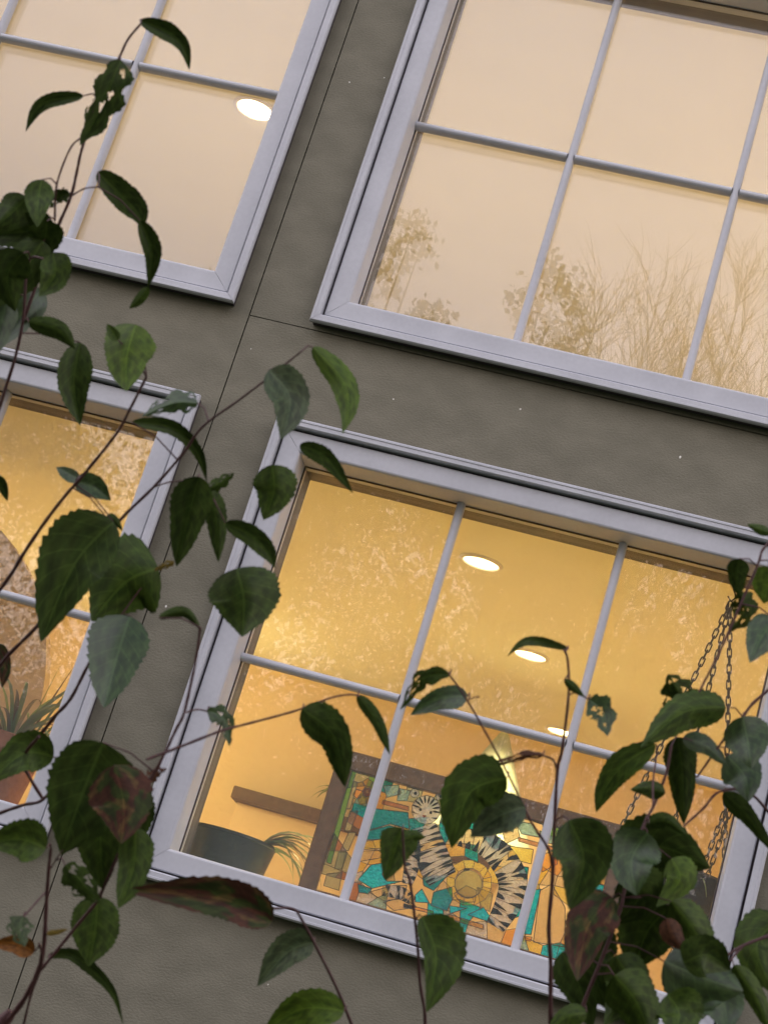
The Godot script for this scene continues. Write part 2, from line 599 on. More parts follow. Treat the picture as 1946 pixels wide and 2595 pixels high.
# ------------------------------------------------------------------ lamps
func glow(c: Color, energy: float) -> StandardMaterial3D:
	var m := StandardMaterial3D.new()
	m.albedo_color = Color(1, 0.95, 0.85)
	m.emission_enabled = true
	m.emission = c
	m.emission_energy_multiplier = energy
	return m

func omni(parent: Node3D, at_point: Vector3, energy: float, size: float, c: Color):
	var l := OmniLight3D.new()
	l.name = "lamp_light"
	l.light_color = c
	l.light_energy = energy
	l.light_size = size
	l.omni_range = 12.0
	l.omni_attenuation = 2.0
	l.shadow_enabled = true
	l.position = at_point
	parent.add_child(l, true)

const SOFT := Color(1.0, 0.955, 0.87)
const WARM := Color(1.0, 0.885, 0.58)

func downlight(p: Vector3, energy: float, label: String, wide := 1.0, tint := WARM):
	var t := thing("ceiling_light", label, "ceiling light", p, "round lights set in the ceilings")
	part("trim_ring", lathe([Vector2(0.061, -0.001), Vector2(0.061, -0.007), Vector2(0.064, -0.010), Vector2(0.070, -0.009), Vector2(0.076, -0.004), Vector2(0.076, -0.001)], 40), M.white, t)
	part("lamp_lens", lathe([Vector2(0.0, -0.008), Vector2(0.030, -0.007), Vector2(0.0608, -0.003), Vector2(0.0608, -0.001), Vector2(0.0, -0.001)], 40), M.lens, t)
	t.scale = Vector3(wide, 1, wide)
	var l := SpotLight3D.new()
	l.name = "lamp_light"
	l.light_color = tint
	l.light_energy = energy
	l.light_size = 0.05
	l.spot_range = 12.0
	l.spot_attenuation = 2.0
	l.spot_angle = 54.0
	l.spot_angle_attenuation = 1.0
	l.shadow_enabled = true
	l.position = Vector3(0, -0.012, 0)
	l.rotation_degrees = Vector3(-90, 0, 0)
	t.add_child(l, true)

func make_lamps():
	M.lens = glow(Color(1.0, 0.90, 0.66), 9.0)
	downlight(Vector3(0.538, CEIL_LOW, -1.08), 11.0, "glowing round ceiling light nearest the glass in the lower right window")
	downlight(Vector3(0.692, CEIL_LOW, -2.13), 10.0, "round ceiling light half hidden by a curled birch leaf")
	downlight(Vector3(0.815, CEIL_LOW, -3.32), 1.2, "farthest round ceiling light, behind the crossing of the glazing bars")
	downlight(Vector3(-1.245, CEIL_HIGH, -2.50), 17.0, "bright round ceiling light in the upper left window", 1.4, SOFT)  # lens drawn wider so that its shape takes in the glare
	downlight(Vector3(2.40, CEIL_HIGH, -2.00), 17.0, "added round fill light upstairs, unseen beyond the right edge of the upper window", 1.0, SOFT)  # out of view, added to brighten the upper room
	downlight(Vector3(2.60, CEIL_HIGH, -4.60), 12.0, "added round fill light, unseen at the back of the upstairs room", 1.0, SOFT)  # added out of view to light the deep end of the ceiling
	downlight(Vector3(-2.40, CEIL_LOW, -2.30), 9.5, "unseen round ceiling light over the left end of the lower room")  # out of view, more light for the lower room
	downlight(Vector3(2.30, CEIL_LOW, -1.50), 12.0, "added round fill light, unseen over the right end of the lower room")  # added out of view to even out the lower ceiling
	# unlit floor lamp with a tall pale cone shade
	var t := thing("floor_lamp", "floor lamp with a tall pale cone-shaped shade behind the stained glass", "floor lamp", Vector3(0.640, -2.34, -2.55))
	part("base", lathe([Vector2(0, 0), Vector2(0.15, 0), Vector2(0.15, 0.015), Vector2(0.02, 0.03), Vector2(0, 0.03)], 32), M.steel, t)
	var st := begin()
	add_tube(st, [Vector3(0, 0.028, 0), Vector3(0, 1.78, 0)], [0.012, 0.012], 10)
	part("pole", finish(st), M.steel, t)
	part("lamp_shade", lathe([Vector2(0.0, 2.165), Vector2(0.012, 2.162), Vector2(0.022, 2.15), Vector2(0.235, 1.70), Vector2(0.230, 1.70), Vector2(0.016, 2.14), Vector2(0, 2.15)], 48), M.shade, t)
	part("bulb", lathe([Vector2(0, 1.775), Vector2(0.014, 1.78), Vector2(0.014, 1.82), Vector2(0.030, 1.87), Vector2(0.024, 1.91), Vector2(0, 1.925)], 20), M.white, t)
	# a globe on a pole, hidden behind the pier between the lower windows, that brightens the wall beside it
	t = thing("globe_lamp", "round glowing globe lamp on a thin pole near the far wall", "floor lamp", Vector3(-0.92, -2.34, -2.85))
	part("base", lathe([Vector2(0, 0), Vector2(0.13, 0), Vector2(0.13, 0.015), Vector2(0.02, 0.03), Vector2(0, 0.03)], 32), M.steel, t)
	st = begin()
	add_tube(st, [Vector3(0, 0.028, 0), Vector3(0, 1.73, 0)], [0.011, 0.011], 10)
	part("pole", finish(st), M.steel, t)
	var prof := []
	for k in 15:
		var a := -PI / 2 + PI * k / 14.0
		prof.append(Vector2(0.11 * cos(a), 1.835 + 0.11 * sin(a)))
	M.globe = glow(Color(1.0, 0.78, 0.45), 2.5)
	part("lamp_globe", lathe(prof, 32), M.globe, t)
	omni(t, Vector3(0, 1.835, 0), 0.36, 0.10, WARM)

# ------------------------------------------------------------------ furniture in the lower room
func make_room_things():
	# mantel over a shallow chimney breast on the far wall
	var t := thing("mantelpiece", "brown mantel board over a pale chimney breast on the far wall", "mantelpiece", Vector3(-0.545, -0.555, BACK))
	part("mantel_board", box(Vector3(-0.02, -0.058, 0.001), Vector3(1.25, 0.0, 0.22), 0.004), M.shelf, t)
	part("chimney_breast", box(Vector3(0.0, -2.34 + 0.555, 0.001), Vector3(1.22, -0.0585, 0.14), 0.003), M.inside, t)
	# arched room divider seen through the lower left window
	t = thing("arched_divider", "beige arch-topped room divider behind the lower left window", "room divider", Vector3(-1.6, -2.34, -1.35))
	var pts := [Vector2(-0.76, 0.0)]
	for k in 41:
		var a := PI - PI * k / 40.0
		pts.append(Vector2(0.76 * cos(a), 1.49 + 0.76 * sin(a)))
	pts.append(Vector2(0.76, 0.0))
	var st := begin()
	add_prism(st, PackedVector2Array(pts), -0.03, 0.03)
	part("panel", finish(st), M.inside, t)
	for x in [-0.6, 0.6]:
		part("foot", box(Vector3(x - 0.05, 0.0, -0.2), Vector3(x + 0.05, 0.03, 0.2), 0.004), M.shelf, t)

func add_prism(st: SurfaceTool, poly: PackedVector2Array, z0: float, z1: float):
	st.set_smooth_group(-1)
	var p := poly.duplicate()
	if Geometry2D.is_polygon_clockwise(p):
		p.reverse()
	var tri := Geometry2D.triangulate_polygon(p)
	for i in range(0, tri.size(), 3):
		var a := p[tri[i]]
		var b := p[tri[i + 1]]
		var c := p[tri[i + 2]]
		if (b - a).cross(c - a) < 0.0:
			var s := b
			b = c
			c = s
		for q in [a, c, b]:
			st.add_vertex(Vector3(q.x, q.y, z1))
		for q in [a, b, c]:
			st.add_vertex(Vector3(q.x, q.y, z0))
	for i in p.size():
		var a := p[i]
		var b := p[(i + 1) % p.size()]
		quad(st, Vector3(a.x, a.y, z0), Vector3(b.x, b.y, z0), Vector3(b.x, b.y, z1), Vector3(a.x, a.y, z1))

# ------------------------------------------------------------------ stained glass panel on the sill
func stain(c: Color, milky := 0.06, rough := 0.12) -> StandardMaterial3D:
	var m := StandardMaterial3D.new()
	m.transparency = BaseMaterial3D.TRANSPARENCY_ALPHA
	m.albedo_color = Color(Color(sqrt(c.r), sqrt(c.g), sqrt(c.b)).linear_to_srgb(), milky)
	m.roughness = rough
	m.refraction_enabled = true
	m.refraction_scale = 0.025
	m.heightmap_enabled = false
	m.normal_enabled = true
	m.normal_texture = M.ripple
	m.normal_scale = 2.0
	m.uv1_triplanar = true
	m.uv1_world_triplanar = true
	m.uv1_scale = Vector3.ONE * 9.0
	return m

var glass_pieces := {
	"green": [PackedVector2Array([Vector2(0.554, -0.876), Vector2(0.744, -0.872), Vector2(0.745, -0.886), Vector2(0.554, -0.887)]), PackedVector2Array([Vector2(0.979, -0.88), Vector2(1.015, -0.881), Vector2(1.016, -0.893), Vector2(0.98, -0.891)]), PackedVector2Array([Vector2(0.461, -0.888), Vector2(0.476, -0.889), Vector2(0.483, -1.154), Vector2(0.469, -1.153)])],
	"grey": [PackedVector2Array([Vector2(0.476, -0.916), Vector2(0.489, -0.917), Vector2(0.49, -0.994), Vector2(0.479, -0.997)]), PackedVector2Array([Vector2(0.492, -0.999), Vector2(0.512, -0.993), Vector2(0.508, -1.052), Vector2(0.492, -1.056)]), PackedVector2Array([Vector2(0.505, -1.057), Vector2(0.525, -1.052), Vector2(0.519, -1.106), Vector2(0.497, -1.112)]), PackedVector2Array([Vector2(0.494, -1.117), Vector2(0.518, -1.111), Vector2(0.516, -1.159), Vector2(0.496, -1.164)]), PackedVector2Array([Vector2(0.48, -1.183), Vector2(0.519, -1.167), Vector2(0.525, -1.217), Vector2(0.481, -1.216)])],
	"aqua": [PackedVector2Array([Vector2(0.561, -0.907), Vector2(0.601, -0.893), Vector2(0.613, -0.917), Vector2(0.579, -0.936)]), PackedVector2Array([Vector2(0.604, -0.902), Vector2(0.637, -0.9), Vector2(0.636, -0.93), Vector2(0.609, -0.937)]), PackedVector2Array([Vector2(0.938, -0.903), Vector2(0.989, -0.898), Vector2(1.016, -0.929), Vector2(0.965, -0.933)]), PackedVector2Array([Vector2(1.011, -0.911), Vector2(1.055, -0.918), Vector2(1.056, -0.936), Vector2(1.019, -0.942)])],
	"brown": [PackedVector2Array([Vector2(0.572, -0.945), Vector2(0.645, -0.944), Vector2(0.648, -0.955), Vector2(0.571, -0.957)]), PackedVector2Array([Vector2(0.959, -0.944), Vector2(1.062, -0.944), Vector2(1.063, -0.955), Vector2(0.962, -0.955)])],
	"teal": [PackedVector2Array([Vector2(0.548, -0.976), Vector2(0.648, -0.96), Vector2(0.664, -1.003), Vector2(0.609, -1.004), Vector2(0.552, -1.039)]), PackedVector2Array([Vector2(0.553, -1.041), Vector2(0.608, -1.009), Vector2(0.659, -1.009), Vector2(0.603, -1.049), Vector2(0.549, -1.067)]), PackedVector2Array([Vector2(0.865, -0.971), Vector2(0.911, -0.958), Vector2(0.925, -0.982), Vector2(0.902, -0.994)]), PackedVector2Array([Vector2(0.736, -1.12), Vector2(0.801, -1.096), Vector2(0.775, -1.147), Vector2(0.745, -1.141)]), PackedVector2Array([Vector2(0.776, -1.151), Vector2(0.82, -1.124), Vector2(0.831, -1.154), Vector2(0.825, -1.19), Vector2(0.779, -1.187)]), PackedVector2Array([Vector2(0.979, -1.019), Vector2(1.007, -1.016), Vector2(1.011, -1.052), Vector2(0.991, -1.044)]), PackedVector2Array([Vector2(0.57, -1.186), Vector2(0.611, -1.188), Vector2(0.606, -1.204), Vector2(0.579, -1.207)])],
	"yellow": [PackedVector2Array([Vector2(0.546, -1.073), Vector2(0.599, -1.05), Vector2(0.608, -1.074), Vector2(0.548, -1.095)]), PackedVector2Array([Vector2(0.648, -1.003), Vector2(0.664, -1.003), Vector2(0.662, -1.02), Vector2(0.649, -1.017)]), PackedVector2Array([Vector2(0.934, -0.975), Vector2(1.007, -0.965), Vector2(1.011, -1.005), Vector2(0.948, -1.007)])],
	"cyan": [PackedVector2Array([Vector2(0.59, -1.126), Vector2(0.63, -1.108), Vector2(0.626, -1.142), Vector2(0.645, -1.157), Vector2(0.685, -1.146), Vector2(0.611, -1.187), Vector2(0.567, -1.175)]), PackedVector2Array([Vector2(0.73, -1.171), Vector2(0.743, -1.151), Vector2(0.773, -1.182), Vector2(0.735, -1.19)]), PackedVector2Array([Vector2(0.827, -1.174), Vector2(0.875, -1.168), Vector2(0.835, -1.194)]), PackedVector2Array([Vector2(0.882, -1.184), Vector2(0.918, -1.153), Vector2(0.959, -1.187)]), PackedVector2Array([Vector2(1.034, -1.073), Vector2(1.054, -1.063), Vector2(1.056, -1.113), Vector2(1.06, -1.188), Vector2(1.042, -1.192)]), PackedVector2Array([Vector2(1, -1.129), Vector2(1.023, -1.113), Vector2(1.023, -1.146), Vector2(0.999, -1.162)])],
	"orange": [PackedVector2Array([Vector2(0.831, -1.196), Vector2(0.93, -1.198), Vector2(0.934, -1.21), Vector2(0.835, -1.208)]), PackedVector2Array([Vector2(1.033, -0.973), Vector2(1.068, -0.949), Vector2(1.08, -0.986), Vector2(1.045, -1.019)]), PackedVector2Array([Vector2(0.706, -1.203), Vector2(0.79, -1.2), Vector2(0.792, -1.207), Vector2(0.709, -1.212)]), PackedVector2Array([Vector2(1.032, -1.198), Vector2(1.064, -1.194), Vector2(1.064, -1.205), Vector2(1.035, -1.209)]), PackedVector2Array([Vector2(1.155, -1.191), Vector2(1.176, -1.185), Vector2(1.182, -1.208), Vector2(1.159, -1.208)])],
	"tan": [PackedVector2Array([Vector2(0.605, -1.199), Vector2(0.666, -1.163), Vector2(0.701, -1.153), Vector2(0.702, -1.19), Vector2(0.651, -1.21)]), PackedVector2Array([Vector2(1.053, -1.068), Vector2(1.079, -1.042), Vector2(1.129, -1.093), Vector2(1.156, -1.195), Vector2(1.071, -1.205)]), PackedVector2Array([Vector2(0.858, -1.109), Vector2(0.888, -1.115), Vector2(0.892, -1.146), Vector2(0.853, -1.157), Vector2(0.83, -1.14)]), PackedVector2Array([Vector2(0.542, -1.102), Vector2(0.612, -1.077), Vector2(0.618, -1.097), Vector2(0.546, -1.131)]), PackedVector2Array([Vector2(0.908, -0.93), Vector2(0.945, -0.91), Vector2(0.963, -0.943), Vector2(0.929, -0.972)]), PackedVector2Array([Vector2(0.652, -1.214), Vector2(0.701, -1.186), Vector2(0.744, -1.202), Vector2(0.685, -1.228)])],
}

# midline, half widths and number of bands of each striped limb of the cat
var cat_bands := [
	[[Vector2(0.700, -0.985), Vector2(0.728, -1.030), Vector2(0.762, -1.080), Vector2(0.790, -1.110)], [0.034, 0.042, 0.046, 0.040], 10],
	[[Vector2(0.676, -1.010), Vector2(0.690, -1.060), Vector2(0.700, -1.110), Vector2(0.700, -1.150)], [0.016, 0.022, 0.020, 0.014], 6],
	[[Vector2(0.800, -0.990), Vector2(0.868, -0.984), Vector2(0.930, -1.012), Vector2(0.975, -1.062), Vector2(0.980, -1.125), Vector2(0.962, -1.195)], [0.022, 0.033, 0.038, 0.040, 0.036, 0.026], 15],
	[[Vector2(0.640, -1.185), Vector2(0.690, -1.178), Vector2(0.730, -1.190)], [0.014, 0.018, 0.012], 5],
]

func make_stained_glass():
	var im := noise_image(256, 0.035, 41, 4)
	im.bump_map_to_normal_map(6.0)
	M.ripple = ImageTexture.create_from_image(im)
	var tones := {
		"green": stain(Color(0.06, 0.42, 0.03)), "grey": stain(Color(0.36, 0.46, 0.36)), "aqua": stain(Color(0.30, 0.75, 0.70), 0.3), "brown": stain(Color(0.35, 0.10, 0.03)),
		"teal": stain(Color(0.0, 0.30, 0.36), 0.4), "yellow": stain(Color(1.0, 0.82, 0.05)), "cyan": stain(Color(0.0, 0.85, 0.98), 0.5), "orange": stain(Color(1.0, 0.36, 0.02)),
		"tan": stain(Color(0.82, 0.66, 0.36)), "gold": stain(Color(1.0, 0.66, 0.03)), "cream": stain(Color(1.0, 0.97, 0.86), 0.32), "olive": stain(Color(0.42, 0.38, 0.09)), "deep": stain(Color(0.01, 0.10, 0.12)),
		"amber": stain(Color(0.72, 0.32, 0.02)), "red": stain(Color(0.42, 0.03, 0.02)), "dark": flat(Color(0.012, 0.011, 0.010), 0.25)}
	var t := thing("stained_glass_panel", "wood-framed stained glass panel with a black-striped white cat on the window sill", "stained glass", Vector3(0, 0, -0.212))
	var lo := Vector2(0.415, SILL)
	var hi := Vector2(1.265, -0.838)
	# frame: top rail across, side rails and a bottom rail butted between
	part("frame_rail", box(Vector3(lo.x, hi.y - 0.052, -0.016), Vector3(hi.x, hi.y, 0.016), 0.003), M.wood, t)
	part("frame_rail", box(Vector3(lo.x, lo.y, -0.016), Vector3(lo.x + 0.048, hi.y - 0.0522, 0.016), 0.003), M.wood, t)
	part("frame_rail", box(Vector3(hi.x - 0.048, lo.y, -0.016), Vector3(hi.x, hi.y - 0.0522, 0.016), 0.003), M.wood, t)
	part("frame_rail", box(Vector3(lo.x + 0.0482, lo.y, -0.016), Vector3(hi.x - 0.0482, lo.y + 0.030, 0.016), 0.003), M.wood, t)
	var came := begin()
	# ground of many small uneven pieces wherever the picture does not cover it
	var g0 := Vector2(lo.x + 0.0485, lo.y + 0.0305)
	var g1 := Vector2(hi.x - 0.0485, hi.y - 0.0525)
	var covered := [disc(Vector2(0.862, -1.100), 0.063, 12), disc(Vector2(0.694, -0.940), 0.040, 12)]
	for k in glass_pieces:
		covered.append_array(glass_pieces[k])
	for b in cat_bands:
		var fine := smooth_path(b[0], 6)
		var rim := PackedVector2Array()
		for s in [1.0, -1.0]:
			for i in fine.size():
				var q := i if s > 0.0 else fine.size() - 1 - i
				var d: Vector2 = (fine[mini(q + 1, fine.size() - 1)] - fine[maxi(q - 1, 0)]).normalized()
				rim.append(fine[q] + Vector2(-d.y, d.x) * s * b[1][1])
		covered.append(rim)
	var nx := 19
	var ny := 9
	var grid := []
	for j in ny + 1:
		var row := []
		for i in nx + 1:
			var jx := rng.randf_range(-0.35, 0.35) if i > 0 and i < nx else 0.0
			var jy := rng.randf_range(-0.35, 0.35) if j > 0 and j < ny else 0.0
			row.append(Vector2(lerpf(g0.x, g1.x, (i + jx) / nx), lerpf(g0.y, g1.y, (j + jy) / ny)))
		grid.append(row)
	for j in ny:
		for i in nx:
			var q := PackedVector2Array([grid[j][i], grid[j][i + 1], grid[j + 1][i + 1], grid[j + 1][i]])
			var c := (q[0] + q[1] + q[2] + q[3]) * 0.25
			var under := false
			for p in covered:
				if Geometry2D.is_point_in_polygon(c, p):
					under = true
			if under:
				continue
			var u := (c.x - g0.x) / (g1.x - g0.x)
			var v := (c.y - g0.y) / (g1.y - g0.y)
			var set_of := ["gold", "olive", "tan", "cream", "olive", "amber"]
			if v > 0.82:
				set_of = ["aqua", "green", "teal", "aqua", "amber", "grey"]
			elif v > 0.62 and u < 0.75:
				set_of = ["teal", "teal", "aqua", "grey", "olive"]
			elif u < 0.12:
				set_of = ["grey", "olive", "brown", "grey"]
			elif u > 0.78:
				set_of = ["orange", "gold", "amber", "yellow", "tan", "cyan"]
			elif v < 0.22:
				set_of = ["cyan", "tan", "cream", "orange", "brown", "aqua"]
			glass_piece(t, came, q, tones[set_of[rng.randi() % set_of.size()]], -0.006, -0.003, 0.0010)
	# the picture, a little proud of its ground
	for k in glass_pieces:
		for q in glass_pieces[k]:
			glass_piece(t, came, q, tones[k], -0.0015, 0.0015, 0.0012)
	# corner flowers
	for c in [Vector2(0.522, -0.937), Vector2(1.150, -0.940)]:
		for k in 7:
			var a := TAU * k / 7.0
			var d := Vector2(cos(a), sin(a))
			var s := Vector2(-d.y, d.x)
			glass_piece(t, came, PackedVector2Array([c + d * 0.012 - s * 0.006, c + d * 0.030 - s * 0.013, c + d * 0.040, c + d * 0.030 + s * 0.013, c + d * 0.012 + s * 0.006]), tones["orange" if k % 2 == 0 else "amber"], 0.0016, 0.004, 0.001)
		glass_piece(t, came, disc(c, 0.012, 10), tones["red"], 0.0016, 0.0045, 0.001)
		glass_piece(t, came, disc(c + Vector2(0.001, 0.001), 0.006, 8), tones["yellow"], 0.0046, 0.0062, 0.0006)
	# gold ring and the stone it holds
	for k in 12:
		var a := TAU * k / 12.0
		var b := TAU * (k + 1) / 12.0
		var c := Vector2(0.862, -1.100)
		var r0 := 0.040
		var r1 := 0.063
		glass_piece(t, came, PackedVector2Array([c + Vector2(cos(a), sin(a)) * r0, c + Vector2(cos(a), sin(a)) * r1, c + Vector2(cos(b), sin(b)) * r1, c + Vector2(cos(b), sin(b)) * r0]), tones["gold" if k % 3 else "yellow"], 0.0016, 0.0042, 0.0008)
	glass_piece(t, came, disc(Vector2(0.862, -1.105), 0.038, 14), tones["olive"], 0.0016, 0.005, 0.001)
	# the cat: cream body pieces in bands with dark stripes between them
	for b in cat_bands:
		cat_band(t, came, b[0], b[1], b[2], tones)
	var head := Vector2(0.694, -0.940)
	glass_piece(t, came, disc(head, 0.040, 14), tones["cream"], 0.0016, 0.0045, 0.001)
	for s in [Vector2(-0.043, 0.036), Vector2(0.028, 0.046)]:
		glass_piece(t, came, disc(head + s, 0.013, 8), tones["cream"], 0.002, 0.0048, 0.001)
		glass_piece(t, came, disc(head + s + Vector2(0.002, 0), 0.005, 6), tones["dark"], 0.005, 0.0058, 0.0)
	for k in 9:
		var a := PI * (0.02 + 0.96 * k / 8.0)
		var d := Vector2(cos(a), sin(a))
		var s := Vector2(-d.y, d.x)
		glass_piece(t, came, PackedVector2Array([head + d * 0.016, head + d * 0.026 + s * 0.0028, head + d * 0.039 + s * 0.002, head + d * 0.039 - s * 0.002, head + d * 0.026 - s * 0.0028]), tones["dark"], 0.0047, 0.006, 0.0)
	for s in [-1.0, 1.0]:
		glass_piece(t, came, disc(head + Vector2(0.015 * s, -0.004), 0.0045, 6), tones["dark"], 0.0047, 0.006, 0.0)
		glass_piece(t, came, PackedVector2Array([head + Vector2(0.018 * s, -0.018), head + Vector2(0.036 * s, -0.013), head + Vector2(0.034 * s, -0.018)]), tones["dark"], 0.0047, 0.006, 0.0)
	glass_piece(t, came, PackedVector2Array([head + Vector2(-0.006, -0.016), head + Vector2(0.006, -0.016), head + Vector2(0, -0.024)]), tones["red"], 0.0047, 0.006, 0.0)
	part("lead_came", finish(came), M.lead, t)

func disc(c: Vector2, r: float, n: int) -> PackedVector2Array:
	var p := PackedVector2Array()
	for k in n:
		p.append(c + Vector2(cos(TAU * k / n), sin(TAU * k / n)) * r)
	return p

func glass_piece(t: Node3D, came: SurfaceTool, q: PackedVector2Array, mat: Material, z0: float, z1: float, lead: float):
	var st := begin()
	add_prism(st, q, z0, z1)
	part("glass_piece", finish(st), mat, t)
	if lead <= 0.0:
		return
	for i in q.size():
		var a := q[i]
		var b := q[(i + 1) % q.size()]
		add_tube(came, [Vector3(a.x, a.y, z1), Vector3(b.x, b.y, z1)], [lead, lead], 5)

func cat_band(t: Node3D, came: SurfaceTool, path: Array, half: Array, n: int, tones: Dictionary):
	var fine := smooth_path(path, 12)
	var count := fine.size() - 1
	var place := func(s: float) -> Array:
		var f := clampf(s, 0, 1) * count
		var i := mini(int(f), count - 1)
		var p: Vector2 = fine[i].lerp(fine[i + 1], f - i)
		var d: Vector2 = (fine[i + 1] - fine[i]).normalized()
		var hf := clampf(s, 0, 1) * (half.size() - 1)
		var hi := mini(int(hf), half.size() - 2)
		return [p, Vector2(-d.y, d.x) * lerpf(half[hi], half[hi + 1], hf - hi)]
	for k in n:
		var a: Array = place.call((k + 0.02) / n)
		var b: Array = place.call((k + 0.98) / n)
		glass_piece(t, came, PackedVector2Array([a[0] - a[1], a[0] + a[1], b[0] + b[1], b[0] - b[1]]), tones[["cream", "cream", "tan", "cream", "olive"][rng.randi() % 5]], 0.0016, 0.0045, 0.0005)
		# a stripe that tapers inward from each flank
		for s in [-1.0, 1.0]:
			var reach := rng.randf_range(-0.25, 0.35)
			var lean := rng.randf_range(-0.45, 0.45)
			var kk := k + (0.4 if s > 0.0 else 0.0) + rng.randf_range(-0.15, 0.15)
			var fat := rng.randf_range(0.20, 0.36)
			var p0: Array = place.call((kk + 0.5 - fat) / n)
			var p1: Array = place.call((kk + 0.5 + fat) / n)
			var m0: Array = place.call((kk + 0.5 - fat * 0.9 + lean * 0.6) / n)
			var m1: Array = place.call((kk + 0.5 + fat * 0.7 + lean * 0.6) / n)
			var e: Array = place.call((kk + 0.5 + lean) / n)
			glass_piece(t, came, PackedVector2Array([p0[0] + p0[1] * s * 1.02, m0[0] + m0[1] * s * 0.6, e[0] + e[1] * s * reach, m1[0] + m1[1] * s * 0.6, p1[0] + p1[1] * s * 1.02]), tones["dark"], 0.0047, 0.006, 0.0)

# ------------------------------------------------------------------ pot plants
func blade_mesh(start: Vector3, dir: Vector3, length: float, width: float, droop: float) -> ArrayMesh:
	# a narrow arching leaf, folded along its middle
	var st := begin()
	st.set_smooth_group(1)
	var n := 10
	var side := dir.cross(Vector3.UP).normalized()
	if side.length() < 0.1:
		side = Vector3.RIGHT
	var rows := []
	var p := start
	var d := dir.normalized()
	for i in n + 1:
		var t := float(i) / n
		var w := width * (0.55 + 0.45 * sin(PI * minf(t * 1.4, 1.0))) * (1.0 - pow(t, 4.0)) + 0.0004
		rows.append([p - side * w + Vector3(0, w * 0.4, 0), p, p + side * w + Vector3(0, w * 0.4, 0)])
		d = (d + Vector3.DOWN * droop / n).normalized()
		p += d * length / n
	for i in n:
		for k in 2:
			quad(st, rows[i][k], rows[i][k + 1], rows[i + 1][k + 1], rows[i + 1][k])
	return finish(st)

func spider_plant(t: Node3D, crown: Vector3, n: int, reach: float, sd: int):
	var r := RandomNumberGenerator.new()
	r.seed = sd
	for k in n:
		var a := TAU * k / n + r.randf_range(-0.3, 0.3)
		var lift := r.randf_range(0.7, 3.0)
		var d := Vector3(cos(a), lift, sin(a) * 0.7)
		part("leaf", blade_mesh(crown + Vector3(cos(a), 0, sin(a)) * 0.015, d, reach * r.randf_range(0.6, 1.15), r.randf_range(0.005, 0.0085), r.randf_range(1.4, 2.9)), M.blade if r.randf() < 0.7 else M.blade_dry, t)

func make_plants():
	M.blade_dry = leafy(Color(0.20, 0.12, 0.035), 0.4)
	# slate pot in the lower right window
	var t := thing("potted_plant", "dark slate-blue pot with a spider plant in the corner of the lower right window", "pot plant", Vector3(0.170, SILL, -0.335))
	part("pot", lathe([Vector2(0, 0), Vector2(0.110, 0), Vector2(0.128, 0.112), Vector2(0.131, 0.114), Vector2(0.131, 0.122), Vector2(0.124, 0.122), Vector2(0.120, 0.100), Vector2(0, 0.100)], 48), M.slate, t)
	part("soil", lathe([Vector2(0, 0.1005), Vector2(0.118, 0.1005), Vector2(0.112, 0.106), Vector2(0, 0.108)], 32), M.soil, t)
	var r := RandomNumberGenerator.new()
	r.seed = 5
	for k in 17:
		var d := Vector3(r.randf_range(0.5, 1.0), r.randf_range(0.5, 1.5), r.randf_range(-0.25, 0.35))
		part("leaf", blade_mesh(Vector3(0.075, 0.10, 0.0), d, r.randf_range(0.18, 0.32), r.randf_range(0.007, 0.011), r.randf_range(1.8, 3.2)), M.blade if k % 3 else M.blade_dry, t)
	part("leaf", blade_mesh(Vector3(0.06, 0.10, 0.02), Vector3(-0.35, 1, 0.1), 0.13, 0.004, 3.6), M.blade_dry, t)
	# terracotta pot in the lower left window
	t = thing("potted_plant", "terracotta pot with grassy arching leaves in the lower left window", "pot plant", Vector3(-0.575, SILL, -0.335))
	part("pot", lathe([Vector2(0, 0), Vector2(0.098, 0), Vector2(0.122, 0.165), Vector2(0.134, 0.168), Vector2(0.138, 0.215), Vector2(0.128, 0.218), Vector2(0.122, 0.195), Vector2(0, 0.195)], 48), M.terracotta, t)
	part("soil", lathe([Vector2(0, 0.1955), Vector2(0.120, 0.1955), Vector2(0.11, 0.203), Vector2(0, 0.206)], 32), M.soil, t)
	spider_plant(t, Vector3(0.02, 0.20, 0.0), 40, 0.40, 9)
	for k in 5:
		part("leaf", blade_mesh(Vector3(0.06 + 0.008 * k, 0.20, 0.01), Vector3(0.10 + 0.12 * k, 1.0, 0.05 * k), 0.27 + 0.04 * (k % 3), 0.006, 0.35), M.blade_dry if k % 2 else M.blade, t)
	# small plant on the wall shelf
	t = thing("shelf_plant", "small leafy green plant in a little pot on the brown shelf", "pot plant", Vector3(-0.10, -0.56, BACK + 0.12))
	part("pot", lathe([Vector2(0, 0), Vector2(0.045, 0), Vector2(0.06, 0.09), Vector2(0.055, 0.09), Vector2(0.05, 0.08), Vector2(0, 0.08)], 24), M.white, t)
	for k in 12:
		var a := TAU * k / 12.0
		part("leaf", blade_mesh(Vector3(0, 0.08, 0), Vector3(cos(a), 1.6 + 0.4 * (k % 3), sin(a)), 0.16, 0.014, 2.6), M.blade, t)

# ------------------------------------------------------------------ hanging baskets
func link_mesh() -> ArrayMesh:
	var st := begin()
	var pts := []
	var rad := []
	for k in 15:
		var a := TAU * k / 14.0
		var y := sin(a)
		pts.append(Vector3(cos(a) * 0.0062, signf(y) * (0.0095 if absf(y) > 0.01 else 0.0) + y * 0.0062, 0))
		rad.append(0.0023)
	add_tube(st, pts, rad, 5)
	return finish(st)

